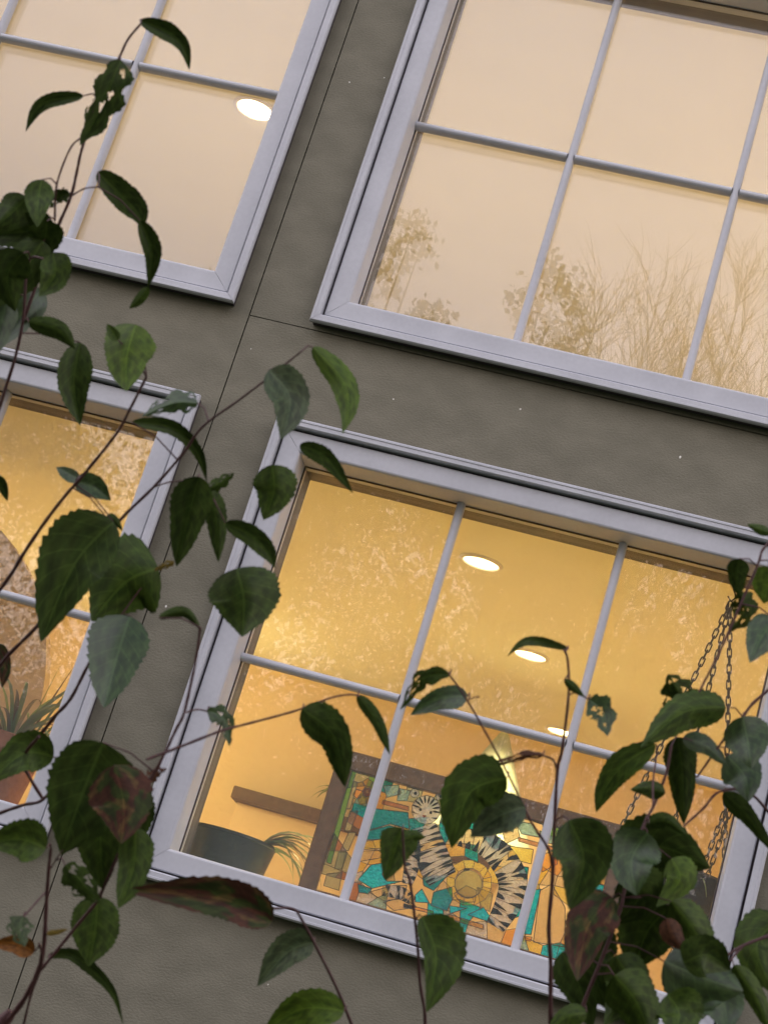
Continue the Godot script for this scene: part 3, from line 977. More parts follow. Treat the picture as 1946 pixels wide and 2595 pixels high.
func hang_chain(t: Node3D, a: Vector3, b: Vector3, lm: Mesh):
	var c := group_part("chain", t)
	var d := b - a
	var n := int(d.length() / 0.0245)
	var y := d.normalized()
	var x := y.cross(Vector3(0.2, 0.1, 1)).normalized()
	for k in n:
		var q := part("chain_link", lm, M.steel, c, a + d * ((k + 0.5) / n))
		var bs := Basis(x, y, x.cross(y))
		q.basis = bs.rotated(y, PI / 2 if k % 2 else 0.0)

func basket(label: String, hook: Vector3, drop: float, radius: float, turn: float, sd: int, lm: Mesh):
	var t := thing("hanging_basket", label, "hanging basket", hook, "planted baskets on chains behind the lower right window")
	var st := begin()
	add_tube(st, [Vector3(0, CEIL_LOW - hook.y, 0), Vector3(0, 0.03, 0), Vector3(0.012, 0.008, 0), Vector3(0, -0.008, 0), Vector3(-0.012, 0.006, 0)], [0.003, 0.003, 0.003, 0.003, 0.0025], 8)
	part("hook", finish(st), M.steel, t)
	var rim := -drop
	for k in 3:
		var a := turn + TAU * k / 3.0
		hang_chain(t, Vector3(0, -0.01, 0), Vector3(cos(a) * radius, rim, sin(a) * radius), lm)
	var prof := [Vector2(0.0, rim - radius * 0.75)]
	for k in 9:
		var a := -PI / 2 + (PI / 2) * (k + 1) / 9.0
		prof.append(Vector2(radius * 0.98 * cos(a), rim + radius * 0.75 * sin(a)))
	prof.append(Vector2(radius * 0.90, rim))
	prof.append(Vector2(radius * 0.85, rim - 0.02))
	prof.append(Vector2(0, rim - 0.02))
	part("bowl", lathe(prof, 36), M.coir, t)
	st = begin()
	var ring := []
	var rr := []
	for k in 33:
		ring.append(Vector3(cos(TAU * k / 32.0) * radius, rim + 0.002, sin(TAU * k / 32.0) * radius))
		rr.append(0.0035)
	add_tube(st, ring, rr, 6)
	part("rim_wire", finish(st), M.steel, t)
	var r := RandomNumberGenerator.new()
	r.seed = sd
	for k in 20:
		var a := r.randf() * TAU
		var d := Vector3(cos(a), r.randf_range(0.4, 1.8), sin(a))
		part("leaf", blade_mesh(Vector3(cos(a), 0, sin(a)) * radius * 0.4 + Vector3(0, rim - 0.02, 0), d, r.randf_range(0.12, 0.30), r.randf_range(0.004, 0.011), r.randf_range(1.6, 3.6)), M.blade if k % 4 else M.blade_dry, t)

func make_baskets():
	var lm := link_mesh()
	basket("dark planted basket on three chains, nearest the lower right window", Vector3(1.365, -0.070, -0.40), 0.83, 0.185, 0.5, 51, lm)
	basket("second chain-hung basket, behind and right of the nearest one", Vector3(1.560, -0.150, -0.75), 0.80, 0.180, 0.1, 52, lm)

# ------------------------------------------------------------------ trees behind the viewer, mirrored in the glass
func leaf_quad() -> ArrayMesh:
	var st := begin()
	st.set_smooth_group(1)
	var p := [Vector3(0, -0.5, 0), Vector3(-0.34, -0.05, 0.08), Vector3(0, 0.05, -0.04), Vector3(0.34, -0.05, 0.08), Vector3(0, 0.5, 0.05)]
	for q in [[0, 2, 1], [0, 3, 2], [1, 2, 4], [2, 3, 4]]:
		for k in q:
			st.add_vertex(p[k])
	return finish(st)

func far_tree(label: String, p: Vector3, top: float, spread: float, leaves: int, size: float, low: float, mat: Material, sd: int, spires := []):
	var r := RandomNumberGenerator.new()
	r.seed = sd
	var t := thing("leafy_tree", label, "tree", Vector3(p.x, GROUND, p.z), "leafy trees across the lawn")
	var h := top - GROUND
	var st := begin()
	add_tube(st, [Vector3(0, -0.05, 0), Vector3(0.05, h * 0.3, 0.03), Vector3(-0.06, h * 0.6, 0), Vector3(0.02, h * 0.9, 0)], [0.17, 0.13, 0.08, 0.015], 10)
	part("trunk", finish(st), M.dark_bark, t)
	var clumps := []
	st = begin()
	for k in 80:
		var a := r.randf() * TAU
		var y := lerpf(low - GROUND, h, pow(r.randf(), 0.8))
		var f := (y - (low - GROUND)) / (h - (low - GROUND))
		var rad := spread * (0.25 + 0.75 * sin(PI * clampf(0.12 + f * 0.86, 0, 1))) * sqrt(r.randf_range(0.15, 1.0))
		var c := Vector3(cos(a) * rad, y, sin(a) * rad * 0.6)
		clumps.append([c, r.randf_range(0.40, 0.80)])
		var b := Vector3(0, maxf(y - rad * 0.7, h * 0.15), 0)
		add_tube(st, [b, b.lerp(c, 0.5) + Vector3(0, 0.12, 0), c], [0.028, 0.016, 0.005], 6)
	for s in spires:
		for k in 9:
			clumps.append([Vector3(s.x - p.x + r.randf_range(-0.42, 0.30) * (0.3 + 0.1 * k), s.y - GROUND - 0.11 * k, s.z + r.randf_range(-0.2, 0.2)), r.randf_range(0.09, 0.20)])
		add_tube(st, [Vector3(0, h * 0.7, 0), Vector3((s.x - p.x) * 0.7, h * 0.9, 0), Vector3(s.x - p.x, s.y - GROUND + 0.1, s.z)], [0.05, 0.03, 0.006], 6)
	part("limbs", finish(st), M.dark_bark, t)
	var mm := MultiMesh.new()
	mm.transform_format = MultiMesh.TRANSFORM_3D
	mm.mesh = M.leaf_mesh
	mm.instance_count = leaves
	for i in leaves:
		var c: Array = clumps[r.randi() % clumps.size()]
		while r.randf() > c[1] * c[1] * 3.0:
			c = clumps[r.randi() % clumps.size()]
		var v: Vector3 = Vector3(r.randfn(), r.randfn() * 0.75, r.randfn()) * float(c[1]) * 0.55
		var bs := Basis.from_euler(Vector3(r.randf_range(-1.2, 1.2), r.randf() * TAU, r.randf_range(2.0, 4.2))).scaled(Vector3.ONE * size * r.randf_range(0.7, 1.3))
		mm.set_instance_transform(i, Transform3D(bs, c[0] + v))
	var o := MultiMeshInstance3D.new()
	o.name = "crown"
	o.multimesh = mm
	o.material_override = mat
	o.set_meta("kind", "stuff")
	t.add_child(o)

func hedge(label: String, p: Vector3, half: float, top: float, sd: int):
	var r := RandomNumberGenerator.new()
	r.seed = sd
	var t := thing("hedge", label, "hedge", Vector3(p.x, GROUND, p.z))
	var h := top - GROUND
	part("stems", box(Vector3(-half, 0, -0.28), Vector3(half, h - 0.25, 0.28), 0.1), M.dark_bark, t)
	var mm := MultiMesh.new()
	mm.transform_format = MultiMesh.TRANSFORM_3D
	mm.mesh = M.leaf_mesh
	mm.instance_count = 30000
	for i in mm.instance_count:
		var x := r.randf_range(-half, half)
		var bump := 0.12 * sin(x * 3.1) + 0.1 * sin(x * 7.7)
		var v := Vector3(x, h - 0.3 + bump + r.randf_range(-0.1, 0.3) * r.randf(), r.randf_range(-0.4, 0.4))
		if r.randf() < 0.7:
			v = Vector3(x, r.randf_range(0.1, h - 0.1), -0.3 - r.randf() * 0.15)
		mm.set_instance_transform(i, Transform3D(Basis.from_euler(Vector3(r.randf() * TAU, r.randf() * TAU, r.randf() * TAU)).scaled(Vector3.ONE * r.randf_range(0.08, 0.14)), v))
	var o := MultiMeshInstance3D.new()
	o.name = "foliage"
	o.multimesh = mm
	o.material_override = M.far_leaf
	o.set_meta("kind", "stuff")
	t.add_child(o)

func bare_tree(label: String, p: Vector3, top: float, spread: float, sd: int):
	var r := RandomNumberGenerator.new()
	r.seed = sd
	var t := thing("bare_birch", label, "tree", Vector3(p.x, GROUND, p.z), "thin bare trees across the lawn")
	var h := top - GROUND
	var st := begin()
	add_tube(st, [Vector3(0, -0.05, 0), Vector3(0.06, h * 0.35, 0), Vector3(-0.03, h * 0.7, 0), Vector3(0.02, h, 0)], [0.11, 0.08, 0.035, 0.005], 8)
	part("trunk", finish(st), M.dark_bark, t)
	st = begin()
	for k in 90:
		var y := lerpf(h * 0.35, h * 0.97, r.randf())
		var a := r.randf() * TAU
		var l := spread * (1.12 - y / h) * 2.4 + 0.3
		var d := Vector3(cos(a), r.randf_range(1.2, 3.2), sin(a)).normalized()
		var b := Vector3(0, y, 0)
		var c := b + d * l + Vector3(0, 0.12 * l, 0)
		add_tube(st, [b, b + d * l * 0.5 + Vector3(r.randf_range(-0.04, 0.04), -0.02, 0), c], [0.011, 0.007, 0.003], 4)
		for m in 9:
			var q := b.lerp(c, r.randf_range(0.2, 1.0))
			var e := (d + Vector3(r.randf_range(-0.9, 0.9), r.randf_range(-0.2, 0.7), r.randf_range(-0.9, 0.9))).normalized()
			var z := q + e * r.randf_range(0.12, 0.5)
			add_tube(st, [q, q.lerp(z, 0.5) + Vector3(r.randf_range(-0.03, 0.03), 0.01, r.randf_range(-0.03, 0.03)), z], [0.0045, 0.0035, 0.002], 3)
	part("twigs", finish(st), M.dark_bark, t)

func make_far_trees():
	M.leaf_mesh = leaf_quad()
	far_tree("bushy tree across the lawn, tallest of its row", Vector3(-3.0, 0, 12.4), 4.7, 2.2, 30000, 0.085, -1.6, M.far_leaf, 101, [Vector3(-2.55, 6.95, -0.2), Vector3(-2.15, 6.1, 0.1)])
	far_tree("spreading tree across the lawn left of the tallest one", Vector3(-6.8, 0, 13.0), 4.8, 2.3, 30000, 0.085, -1.6, M.far_leaf_brown, 102, [Vector3(-4.55, 6.6, 0.1)])
	far_tree("tree with a narrow leafy top, mirrored left of the first glazing bar", Vector3(-0.7, 0, 12.0), 4.6, 2.0, 30000, 0.085, -1.6, M.far_leaf, 103, [Vector3(-1.05, 6.75, 0.0), Vector3(-0.7, 6.35, 0.0)])
	far_tree("round tree across the lawn behind the bare birches", Vector3(2.2, 0, 13.2), 4.9, 2.2, 30000, 0.085, -1.6, M.far_leaf_brown, 104)
	far_tree("rightmost broad tree across the lawn", Vector3(6.2, 0, 13.6), 5.6, 2.4, 30000, 0.085, -1.6, M.far_leaf, 105)
	hedge("clipped dark hedge along the far side of the lawn", Vector3(-1.5, 0, 9.2), 9.0, 0.75, 301)
	var ordinal := ["leftmost", "second from the left", "third from the left", "fourth from the left", "third from the right", "second from the right", "rightmost"]
	var tops := [[-0.55, 12.9, 6.9], [0.0, 13.4, 7.6], [0.45, 12.6, 6.6], [0.85, 13.1, 7.75], [1.35, 12.8, 6.9], [1.85, 13.3, 7.5], [2.5, 13.0, 7.2]]
	for k in 7:
		bare_tree("slender bare birch across the lawn, %s of the seven" % ordinal[k], Vector3(tops[k][0], 0, tops[k][1]), tops[k][2], 0.75, 201 + k)

# ------------------------------------------------------------------ young birches between the viewer and the house
func leaf_mesh(mid: Array, wa: float, wb: float, depth: float, ragged: bool, sd: int, lean: float) -> Array:
	# mid: path of the midrib as sighted points; wa and wb: half widths either side; the blade is folded, tilted and curled in depth
	var r := RandomNumberGenerator.new()
	r.seed = sd
	var n := 96 if ragged else 54
	var m := 28 if ragged else 6
	var fine := smooth_path(mid, 14)
	var count := fine.size() - 1
	var reach := 0.0
	for i in count:
		reach += fine[i].distance_to(fine[i + 1])
	var per := depth / FOCAL
	var tilt := r.randf_range(-0.35, 0.35)
	# lean: how far the blade lies back, its upper side to the sky (positive) or hanging forward (negative)
	var fold := r.randf_range(0.15, 0.55) * (1.0 if r.randf() < 0.5 else -1.0)
	var curl := r.randf_range(-0.2, 0.2)
	var teeth := r.randf_range(13.0, 19.0)
	var holes := []
	if ragged:
		for k in 7:
			holes.append(Vector3(r.randf_range(0.15, 0.85), r.randf_range(-0.95, 0.95), r.randf_range(0.025, 0.10)))
	var rows := []
	for i in n + 1:
		var t := float(i) / n
		var f := t * count
		var k := mini(int(f), count - 1)
		var p: Vector2 = fine[k].lerp(fine[k + 1], f - k)
		var d: Vector2 = (fine[mini(k + 2, count)] - fine[maxi(k - 1, 0)]).normalized()
		var side := Vector2(-d.y, d.x) * -1.0
		var shape := 1.08 * pow(sin(PI / 2 * minf(t / 0.34, 1.0)), 0.62)
		if t > 0.34:
			var u := (t - 0.34) / 0.66
			shape = 1.08 * (1.0 - pow(u, 1.75)) * (1.0 - 0.30 * smoothstep(0.55, 1.0, u))
		var row := []
		for j in range(-m / 2, m / 2 + 1):
			var s := float(j) / (m / 2)
			var w := (wa if s > 0.0 else wb) * shape
			var tooth := fposmod(t * teeth + (0.3 if s > 0.0 else 0.0), 1.0)
			if absf(s) > 0.9:
				w *= 1.0 + 0.11 * ((1.0 - tooth) - 0.5) + 0.05 * (fposmod(t * teeth * 2.7, 1.0) - 0.5)
			if ragged:
				w *= 1.0 - 0.32 * pow(absf(sin(t * 11.0 + sd + s)), 3.0) * smoothstep(0.3, 1.0, absf(s))
			w *= 1.0 + 0.05 * sin(t * 9.0 + sd)
			var q := p + side * s * w
			var z: float = depth + lean * (mid[0].y - q.y) * per + tilt * (t - 0.3) * reach * per + fold * absf(s) * w * per + curl * sin(t * 5.0 + s) * w * per
			row.append([spot(q.x, q.y, z), Vector2(s * 0.5 + 0.5, t), s])
		rows.append(row)
	var base: Vector3 = rows[0][m / 2][0]
	var st := begin()
	st.set_smooth_group(1)
	for i in n:
		for j in m:
			var t := (i + 0.5) / n
			var s := (j + 0.5 - m / 2.0) / (m / 2.0)
			var gone := false
			for q in holes:
				var off := Vector2((t - q.x) * 1.6, (s - q.y) * 0.6)
				if off.length() < q.z * (1.0 + 0.35 * sin(off.angle() * 3.0 + sd) + 0.2 * sin(off.angle() * 5.0)):
					gone = true
			if gone:
				continue
			for q in [rows[i][j], rows[i + 1][j + 1], rows[i][j + 1], rows[i][j], rows[i + 1][j], rows[i + 1][j + 1]]:
				st.set_uv(q[1])
				st.add_vertex(q[0] - base)
	return [finish(st), base]

var tone_of := {"g": "leaf_green", "l": "leaf_young", "d": "leaf_old", "t": "leaf_glossy", "p": "leaf_under", "b": "leaf_brown", "o": "leaf_orange", "y": "leaf_gold", "a": "leaf_autumn"}
var leaf_seed := 300

func branch(t: Node3D, stems: Array, d0: float, d1: float, leaves: Array):
	# stems: [[radius at start, radius at end, points...]]; leaves: [tone, half width, half width, ragged, points...]
	var st := begin()
	var root := t.position
	var marks := []
	for s in stems:
		var pts: Array = smooth_path(s.slice(2), 5)
		var line := []
		var rad := []
		for i in pts.size():
			var f := float(i) / (pts.size() - 1)
			var dep := lerpf(d0, d1, f)
			var wob := 1.0 + 0.25 * absf(sin(i * 2.1))
			line.append(spot(pts[i].x, pts[i].y, dep) - root)
			rad.append(lerpf(s[0], s[1], f) * dep / FOCAL * wob)
			marks.append([pts[i], dep])
		add_tube(st, line, rad, 7)
	var blades := []
	for l in leaves:
		leaf_seed += 1
		var pts: Array = l.slice(4)
		var best: Array = marks[0]
		for k in marks:
			if k[0].distance_to(pts[0]) < best[0].distance_to(pts[0]):
				best = k
		var dep: float = best[1] + 0.03 * sin(leaf_seed * 1.7)
		blades.append([l[0], leaf_mesh(pts, l[1], l[2], dep, l[3] == 1, leaf_seed, {"t": 0.6, "p": 0.45, "l": 0.35, "d": -0.12}.get(l[0], 0.18))])
		if best[0].distance_to(pts[0]) < 170.0:
			var a := spot(best[0].x, best[0].y, best[1]) - root
			var b: Vector3 = blades[-1][1][1] - root
			add_tube(st, [a, a.lerp(b, 0.5) + Vector3(0, 0.004, 0), b], [0.0008, 0.0007, 0.0006], 5)
	var br := part("branch", finish(st), M.bark, t)
	for b in blades:
		part("leaf", b[1][0], M[tone_of[b[0]]], br, b[1][1] - root)

func V(x: float, y: float) -> Vector2:
	return Vector2(x, y)

func sapling(label: String, path: Array, depth: float) -> Node3D:
	var foot: Vector3 = spot(path[0].x, path[0].y, depth)
	var t := thing("young_birch", label, "tree", Vector3(foot.x, GROUND, foot.z), "young birches in front of the house")
	var pts := [Vector3(0, -0.05, 0)]
	var rad := [0.022]
	for p in smooth_path(path, 5):
		pts.append(spot(p.x, p.y, depth) - t.position)
		rad.append(0.0)
	for i in pts.size():
		rad[i] = lerpf(0.018, 0.0045, float(i) / (pts.size() - 1))
	var st := begin()
	add_tube(st, pts, rad, 9)
	part("trunk", finish(st), M.bark, t)
	return t

func make_saplings():
	var t := sapling("young birch filling the left side, its twigs crossing the left windows", [V(-300, 3300), V(-230, 2700), V(-190, 2000), V(-170, 1300), V(-150, 900)], 1.75)
	branch(t, [[5, 2.5, V(-155, 1050), V(-40, 1100), V(24, 957), V(59, 815), V(72, 666), V(110, 655)], [4, 2.5, V(59, 815), V(124, 636), V(151, 567), V(181, 497), V(196, 434), V(209, 376), V(250, 250), V(301, 150), V(325, 100), V(356, 62)], [2.5, 2, V(140, 560), V(145, 467), V(178, 378), V(205, 350)], [2, 1.6, V(181, 497), V(215, 478), V(250, 474)]], 1.75, 1.68, [
		["d", 22, 22, 0, V(355, 52), V(425, 80), V(466, 118), V(481, 178)],
		["d", 52, 40, 1, V(306, 152), V(262, 262), V(203, 368)],
		["d", 17, 20, 0, V(212, 243), V(130, 256), V(92, 282), V(66, 334)],
		["d", 36, 30, 0, V(248, 436), V(305, 492), V(350, 540), V(360, 580)],
		["d", 24, 20, 0, V(356, 560), V(386, 640), V(376, 730)],
		["g", 34, 34, 0, V(107, 455), V(98, 510), V(96, 575)],
		["d", 18, 20, 1, V(178, 490), V(150, 500), V(128, 528)],
		["d", 46, 50, 0, V(140, 592), V(60, 588), V(-70, 600)],
		["g", 40, 38, 0, V(135, 640), V(140, 695), V(100, 752)],
		["d", 50, 52, 0, V(110, 610), V(60, 690), V(-10, 780)],
		["t", 42, 40, 0, V(108, 735), V(60, 790), V(5, 880)],
		["d", 44, 40, 0, V(70, 500), V(30, 540), V(-40, 600)],
		["d", 40, 44, 0, V(120, 560), V(112, 610), V(60, 670)],
		["d", 46, 44, 0, V(60, 640), V(20, 700), V(40, 790)],
		["t", 36, 40, 0, V(20, 760), V(0, 830), V(-30, 920)],
		["g", 14, 12, 0, V(376, 728), V(352, 760), V(328, 782)],
		["d", 22, 26, 0, V(74, 816), V(150, 835), V(192, 885)],
		["d", 40, 40, 0, V(204, 868), V(188, 975), V(204, 1078)],
		["d", 14, 14, 0, V(-12, 1205), V(8, 1235), V(20, 1270)]])
	branch(t, [[5, 3, V(-180, 1640), V(-60, 1560), V(15, 1476), V(66, 1395), V(120, 1316), V(169, 1253), V(211, 1205), V(295, 1100), V(329, 1039), V(372, 955)]], 1.74, 1.62, [
		["l", 60, 58, 0, V(345, 822), V(322, 905), V(320, 992)],
		["g", 14, 14, 0, V(300, 862), V(285, 842), V(272, 820)],
		["t", 18, 16, 0, V(200, 1214), V(172, 1200), V(143, 1184)],
		["t", 30, 26, 0, V(192, 1218), V(240, 1236), V(282, 1268)],
		["d", 70, 95, 0, V(288, 1322), V(190, 1430), V(104, 1628)],
		["d", 12, 12, 0, V(270, 1310), V(290, 1318), V(312, 1345)]])
	branch(t, [[5, 2, V(-185, 1830), V(-40, 1730), V(24, 1658), V(105, 1575), V(205, 1440), V(304, 1319), V(389, 1235), V(464, 1150), V(514, 1081), V(600, 1018), V(673, 963), V(762, 892)], [2, 1.6, V(389, 1235), V(430, 1222), V(500, 1215)]], 1.76, 1.60, [
		["t", 26, 32, 1, V(502, 1022), V(440, 1022), V(360, 1056)],
		["d", 18, 18, 0, V(335, 1070), V(437, 1084), V(502, 1146), V(525, 1222)],
		["p", 52, 46, 0, V(682, 938), V(735, 1010), V(712, 1114)],
		["l", 30, 34, 0, V(793, 880), V(866, 960), V(884, 1030), V(868, 1100)],
		["d", 20, 24, 0, V(760, 1128), V(828, 1160), V(895, 1250)],
		["g", 52, 48, 0, V(690, 1178), V(694, 1245), V(668, 1318)],
		["d", 46, 50, 0, V(505, 1208), V(478, 1310), V(448, 1436)],
		["d", 30, 30, 0, V(518, 1245), V(548, 1310), V(554, 1425)],
		["g", 18, 20, 1, V(520, 1245), V(560, 1222), V(594, 1198)],
		["d", 26, 26, 0, V(572, 1326), V(636, 1356), V(680, 1400), V(697, 1440)],
		["d", 88, 82, 0, V(600, 1440), V(618, 1520), V(614, 1614)]])
	branch(t, [[4.5, 3.5, V(-190, 2180), V(-60, 2090), V(0, 2061), V(60, 2040), V(110, 2026), V(160, 1960)], [4.5, 3, V(100, 1866), V(140, 1815), V(181, 1769), V(223, 1688), V(262, 1620), V(300, 1570)], [4, 3.5, V(110, 2026), V(60, 1930), V(100, 1866)]], 1.78, 1.70, [
		["g", 46, 50, 0, V(137, 1918), V(60, 1910), V(-35, 1990)],
		["g", 92, 96, 0, V(402, 1440), V(320, 1475), V(232, 1575)],
		["t", 64, 80, 0, V(330, 1562), V(296, 1670), V(264, 1794)],
		["y", 10, 10, 1, V(442, 1424), V(415, 1434), V(390, 1446)],
		["a", 16, 18, 0, V(2, 1632), V(14, 1690), V(6, 1745)]])
	t = sapling("young birch at the lower left corner with browning leaves", [V(-120, 3300), V(-70, 2850), V(-20, 2640), V(30, 2565)], 1.55)
	branch(t, [[7, 3.5, V(-10, 2620), V(55, 2543), V(95, 2468), V(112, 2400), V(118, 2300), V(124, 2210), V(130, 2150)], [4, 3, V(95, 2468), V(148, 2405), V(200, 2340), V(250, 2280), V(264, 2248), V(320, 2121), V(375, 1992), V(404, 1937), V(446, 1850), V(467, 1807), V(490, 1706), V(502, 1640), V(508, 1590)], [2.5, 2, V(122, 2255), V(90, 2290), V(60, 2325)], [2, 1.5, V(130, 2200), V(145, 2175), V(160, 2155)], [3, 2.5, V(60, 2600), V(80, 2520), V(108, 2440), V(100, 2390)]], 1.55, 1.50, [
		["d", 125, 92, 0, V(262, 1882), V(210, 2010), V(155, 2166)],
		["a", 70, 78, 0, V(290, 1940), V(315, 2040), V(308, 2138)],
		["g", 52, 58, 0, V(258, 2055), V(256, 2150), V(262, 2256)],
		["d", 44, 48, 0, V(330, 2010), V(350, 2070), V(330, 2150)],
		["g", 46, 40, 0, V(345, 2098), V(338, 2200), V(300, 2304)],
		["d", 34, 40, 1, V(166, 2192), V(212, 2240), V(256, 2290)],
		["g", 58, 60, 0, V(248, 2272), V(242, 2360), V(224, 2450)],
		["d", 16, 16, 0, V(122, 2424), V(180, 2418), V(238, 2460), V(288, 2518), V(314, 2600)],
		["g", 50, 50, 0, V(118, 2150), V(50, 2126), V(-40, 2140)],
		["p", 32, 34, 1, V(60, 2322), V(52, 2358), V(64, 2400)],
		["o", 26, 24, 0, V(88, 2412), V(40, 2392), V(-20, 2394)],
		["y", 7, 7, 0, V(118, 2366), V(145, 2362), V(174, 2354)],
		["a", 48, 56, 0, V(690, 2336), V(560, 2278), V(310, 2256)],
		["d", 14, 12, 0, V(403, 1566), V(468, 1552), V(514, 1602)],
		["b", 18, 14, 1, V(375, 1985), V(395, 1960), V(424, 1948)]])
	branch(t, [[3.5, 2, V(372, 1925), V(450, 1895), V(555, 1854), V(608, 1839), V(700, 1815), V(768, 1795), V(840, 1768), V(888, 1760), V(910, 1764)], [2, 2, V(467, 1807), V(500, 1798), V(530, 1804)]], 1.50, 1.58, [
		["t", 24, 26, 1, V(526, 1800), V(572, 1824), V(582, 1892)],
		["d", 46, 44, 0, V(766, 1796), V(846, 1866), V(874, 1995)],
		["d", 17, 17, 0, V(906, 1762), V(956, 1828), V(988, 1914)]])
	t = sapling("young birch whose thin stems rise in the bottom middle", [V(1000, 3300), V(985, 2950), V(975, 2800)], 1.65)
	branch(t, [[4, 2.5, V(978, 2830), V(930, 2690), V(891, 2595), V(853, 2503), V(803, 2402), V(769, 2338), V(746, 2305), V(700, 2302), V(650, 2307)]], 1.65, 1.58, [
		["p", 36, 46, 0, V(794, 2388), V(728, 2414), V(652, 2500)],
		["l", 44, 46, 0, V(872, 2562), V(770, 2556), V(668, 2610)]])
	branch(t, [[4.5, 2.5, V(980, 2860), V(1050, 2700), V(1077, 2595), V(1064, 2490), V(1058, 2397), V(1040, 2240), V(1026, 2195), V(1020, 2105)]], 1.65, 1.62, [
		["g", 76, 30, 0, V(1068, 2322), V(1104, 2425), V(1080, 2566)],
		["g", 46, 42, 0, V(1020, 2098), V(1002, 2150), V(976, 2232)],
		["g", 16, 18, 0, V(1018, 2130), V(1045, 2118), V(1078, 2122)]])
	t = sapling("young birch with a dense leafy clump in front of the lower right window", [V(1500, 3300), V(1470, 2950), V(1440, 2780)], 1.60)
	branch(t, [[6, 2.5, V(1445, 2830), V(1405, 2700), V(1395, 2595), V(1395, 2445), V(1390, 2348), V(1399, 2231), V(1405, 2080), V(1412, 1951), V(1424, 1897), V(1440, 1763), V(1438, 1674), V(1428, 1646)], [3, 2, V(1412, 1951), V(1400, 1925), V(1375, 1914)], [2, 2, V(1440, 1763), V(1460, 1755), V(1490, 1772)]], 1.60, 1.56, [
		["b", 11, 12, 1, V(1376, 1914), V(1330, 1914), V(1270, 1932), V(1202, 1930)],
		["t", 36, 38, 1, V(1492, 1772), V(1528, 1806), V(1538, 1866)],
		["d", 12, 12, 0, V(1440, 1645), V(1370, 1626), V(1322, 1630), V(1284, 1664)],
		["d", 11, 10, 0, V(1430, 1722), V(1455, 1745), V(1482, 1768)],
		["d", 72, 66, 0, V(1442, 2078), V(1478, 2180), V(1442, 2306)]])
	branch(t, [[3.5, 2, V(1398, 2190), V(1388, 2150), V(1346, 2084), V(1316, 2021), V(1264, 1918), V(1183, 1774), V(1138, 1710)], [1.8, 1.5, V(1183, 1774), V(1200, 1768), V(1214, 1766)]], 1.58, 1.52, [
		["d", 22, 24, 1, V(1140, 1708), V(1080, 1716), V(1048, 1750), V(1014, 1800)],
		["t", 30, 28, 0, V(1184, 1764), V(1110, 1772), V(1040, 1812)],
		["g", 56, 74, 0, V(1284, 1972), V(1190, 2010), V(1144, 2150)],
		["p", 46, 50, 0, V(1330, 2044), V(1260, 2070), V(1192, 2122)]])
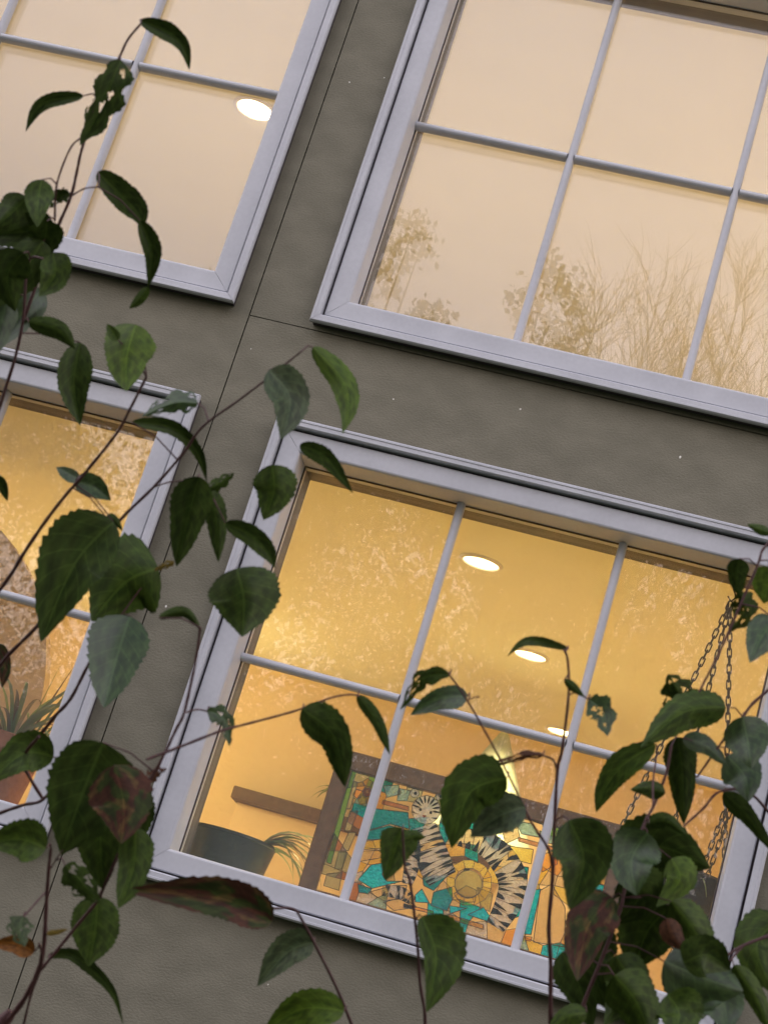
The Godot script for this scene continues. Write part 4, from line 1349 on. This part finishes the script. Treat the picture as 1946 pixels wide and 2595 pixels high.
	branch(t, [[5, 3, V(1450, 2800), V(1445, 2680), V(1475, 2554), V(1518, 2445), V(1573, 2297), V(1588, 2204), V(1620, 2120), V(1639, 2072), V(1657, 2039), V(1687, 1960), V(1700, 1890)], [2.5, 2, V(1654, 2040), V(1654, 1982), V(1663, 1915)]], 1.60, 1.66, [
		["d", 78, 86, 0, V(1562, 2180), V(1670, 2146), V(1800, 2200)],
		["l", 40, 38, 0, V(1700, 2176), V(1722, 2230), V(1662, 2298)],
		["d", 20, 18, 0, V(1644, 2088), V(1690, 2080), V(1740, 2118)],
		["a", 60, 62, 0, V(1552, 2274), V(1488, 2350), V(1462, 2486)],
		["g", 80, 84, 0, V(1700, 2296), V(1640, 2360), V(1606, 2458)],
		["g", 46, 50, 0, V(1700, 2284), V(1762, 2365), V(1788, 2452)],
		["b", 26, 26, 0, V(1688, 2328), V(1704, 2370), V(1740, 2412)],
		["t", 78, 80, 0, V(1682, 2436), V(1785, 2480), V(1882, 2512)],
		["d", 46, 48, 0, V(1424, 2412), V(1468, 2500), V(1500, 2610)],
		["g", 28, 26, 0, V(1486, 2566), V(1430, 2580), V(1385, 2630)],
		["g", 62, 60, 0, V(1556, 2472), V(1612, 2540), V(1650, 2640)],
		["y", 14, 12, 0, V(1580, 2486), V(1640, 2516), V(1664, 2605)],
		["o", 16, 16, 0, V(1744, 2552), V(1756, 2580), V(1764, 2612)],
		["g", 60, 56, 0, V(1690, 2520), V(1720, 2570), V(1700, 2640)],
		["d", 60, 64, 0, V(1590, 2210), V(1620, 2270), V(1560, 2340)],
		["d", 55, 60, 0, V(1520, 2330), V(1500, 2440), V(1540, 2560)],
		["t", 62, 60, 0, V(1640, 2110), V(1600, 2180), V(1612, 2270)],
		["d", 52, 56, 0, V(1730, 2440), V(1790, 2420), V(1850, 2460)],
		["g", 55, 58, 0, V(1560, 2420), V(1590, 2500), V(1530, 2600)],
		["t", 56, 60, 0, V(1760, 2500), V(1830, 2540), V(1840, 2620)],
		["d", 22, 20, 0, V(1684, 2010), V(1640, 1998), V(1596, 2001)],
		["g", 34, 34, 0, V(1660, 1886), V(1576, 1940), V(1532, 2000), V(1510, 2058)],
		["d", 38, 40, 0, V(1716, 1868), V(1728, 1960), V(1732, 2090)]])
	t = sapling("young birch at the right edge with teal leaves over the window corner", [V(2300, 3300), V(2200, 2800), V(2120, 2300), V(2080, 1800), V(2060, 1350)], 1.70)
	branch(t, [[4.5, 2.5, V(2085, 1830), V(2010, 1720), V(1916, 1774), V(1874, 1828), V(1832, 1876), V(1765, 1970)], [3.5, 2.5, V(2062, 1330), V(1990, 1340), V(1934, 1390), V(1917, 1436), V(1850, 1590), V(1823, 1650), V(1770, 1755)]], 1.70, 1.66, [
		["d", 50, 46, 1, V(1742, 1796), V(1716, 1750), V(1692, 1708)],
		["g", 48, 46, 0, V(1838, 1792), V(1730, 1806), V(1622, 1894)],
		["t", 56, 54, 0, V(1880, 1816), V(1894, 1880), V(1902, 1948)],
		["t", 46, 48, 0, V(1842, 1916), V(1886, 1968), V(1896, 2032)],
		["t", 22, 24, 0, V(1730, 1870), V(1790, 1890), V(1846, 1944)],
		["d", 26, 26, 0, V(1872, 1416), V(1868, 1460), V(1872, 1512)],
		["d", 34, 34, 1, V(1876, 1500), V(1885, 1550), V(1846, 1602)],
		["l", 46, 44, 0, V(1960, 1440), V(1946, 1480), V(1934, 1530)],
		["t", 42, 44, 0, V(1965, 1570), V(1932, 1610), V(1898, 1680)],
		["g", 12, 12, 0, V(1952, 1352), V(1920, 1340), V(1892, 1328)]])
	branch(t, [[4, 2.5, V(2100, 2120), V(1990, 2100), V(1900, 2010), V(1823, 2006), V(1780, 2050), V(1732, 2093)], [4.5, 3, V(2130, 2420), V(2010, 2350), V(1946, 2372), V(1883, 2396), V(1835, 2425), V(1790, 2450)], [3, 2.5, V(1883, 2396), V(1859, 2422), V(1828, 2462)]], 1.70, 1.66, [
		["d", 22, 24, 0, V(1832, 2010), V(1890, 2062), V(1970, 2172)],
		["g", 58, 60, 0, V(1975, 2326), V(1916, 2400), V(1962, 2520)],
		["g", 26, 26, 0, V(1858, 2446), V(1916, 2530), V(1956, 2624)]])
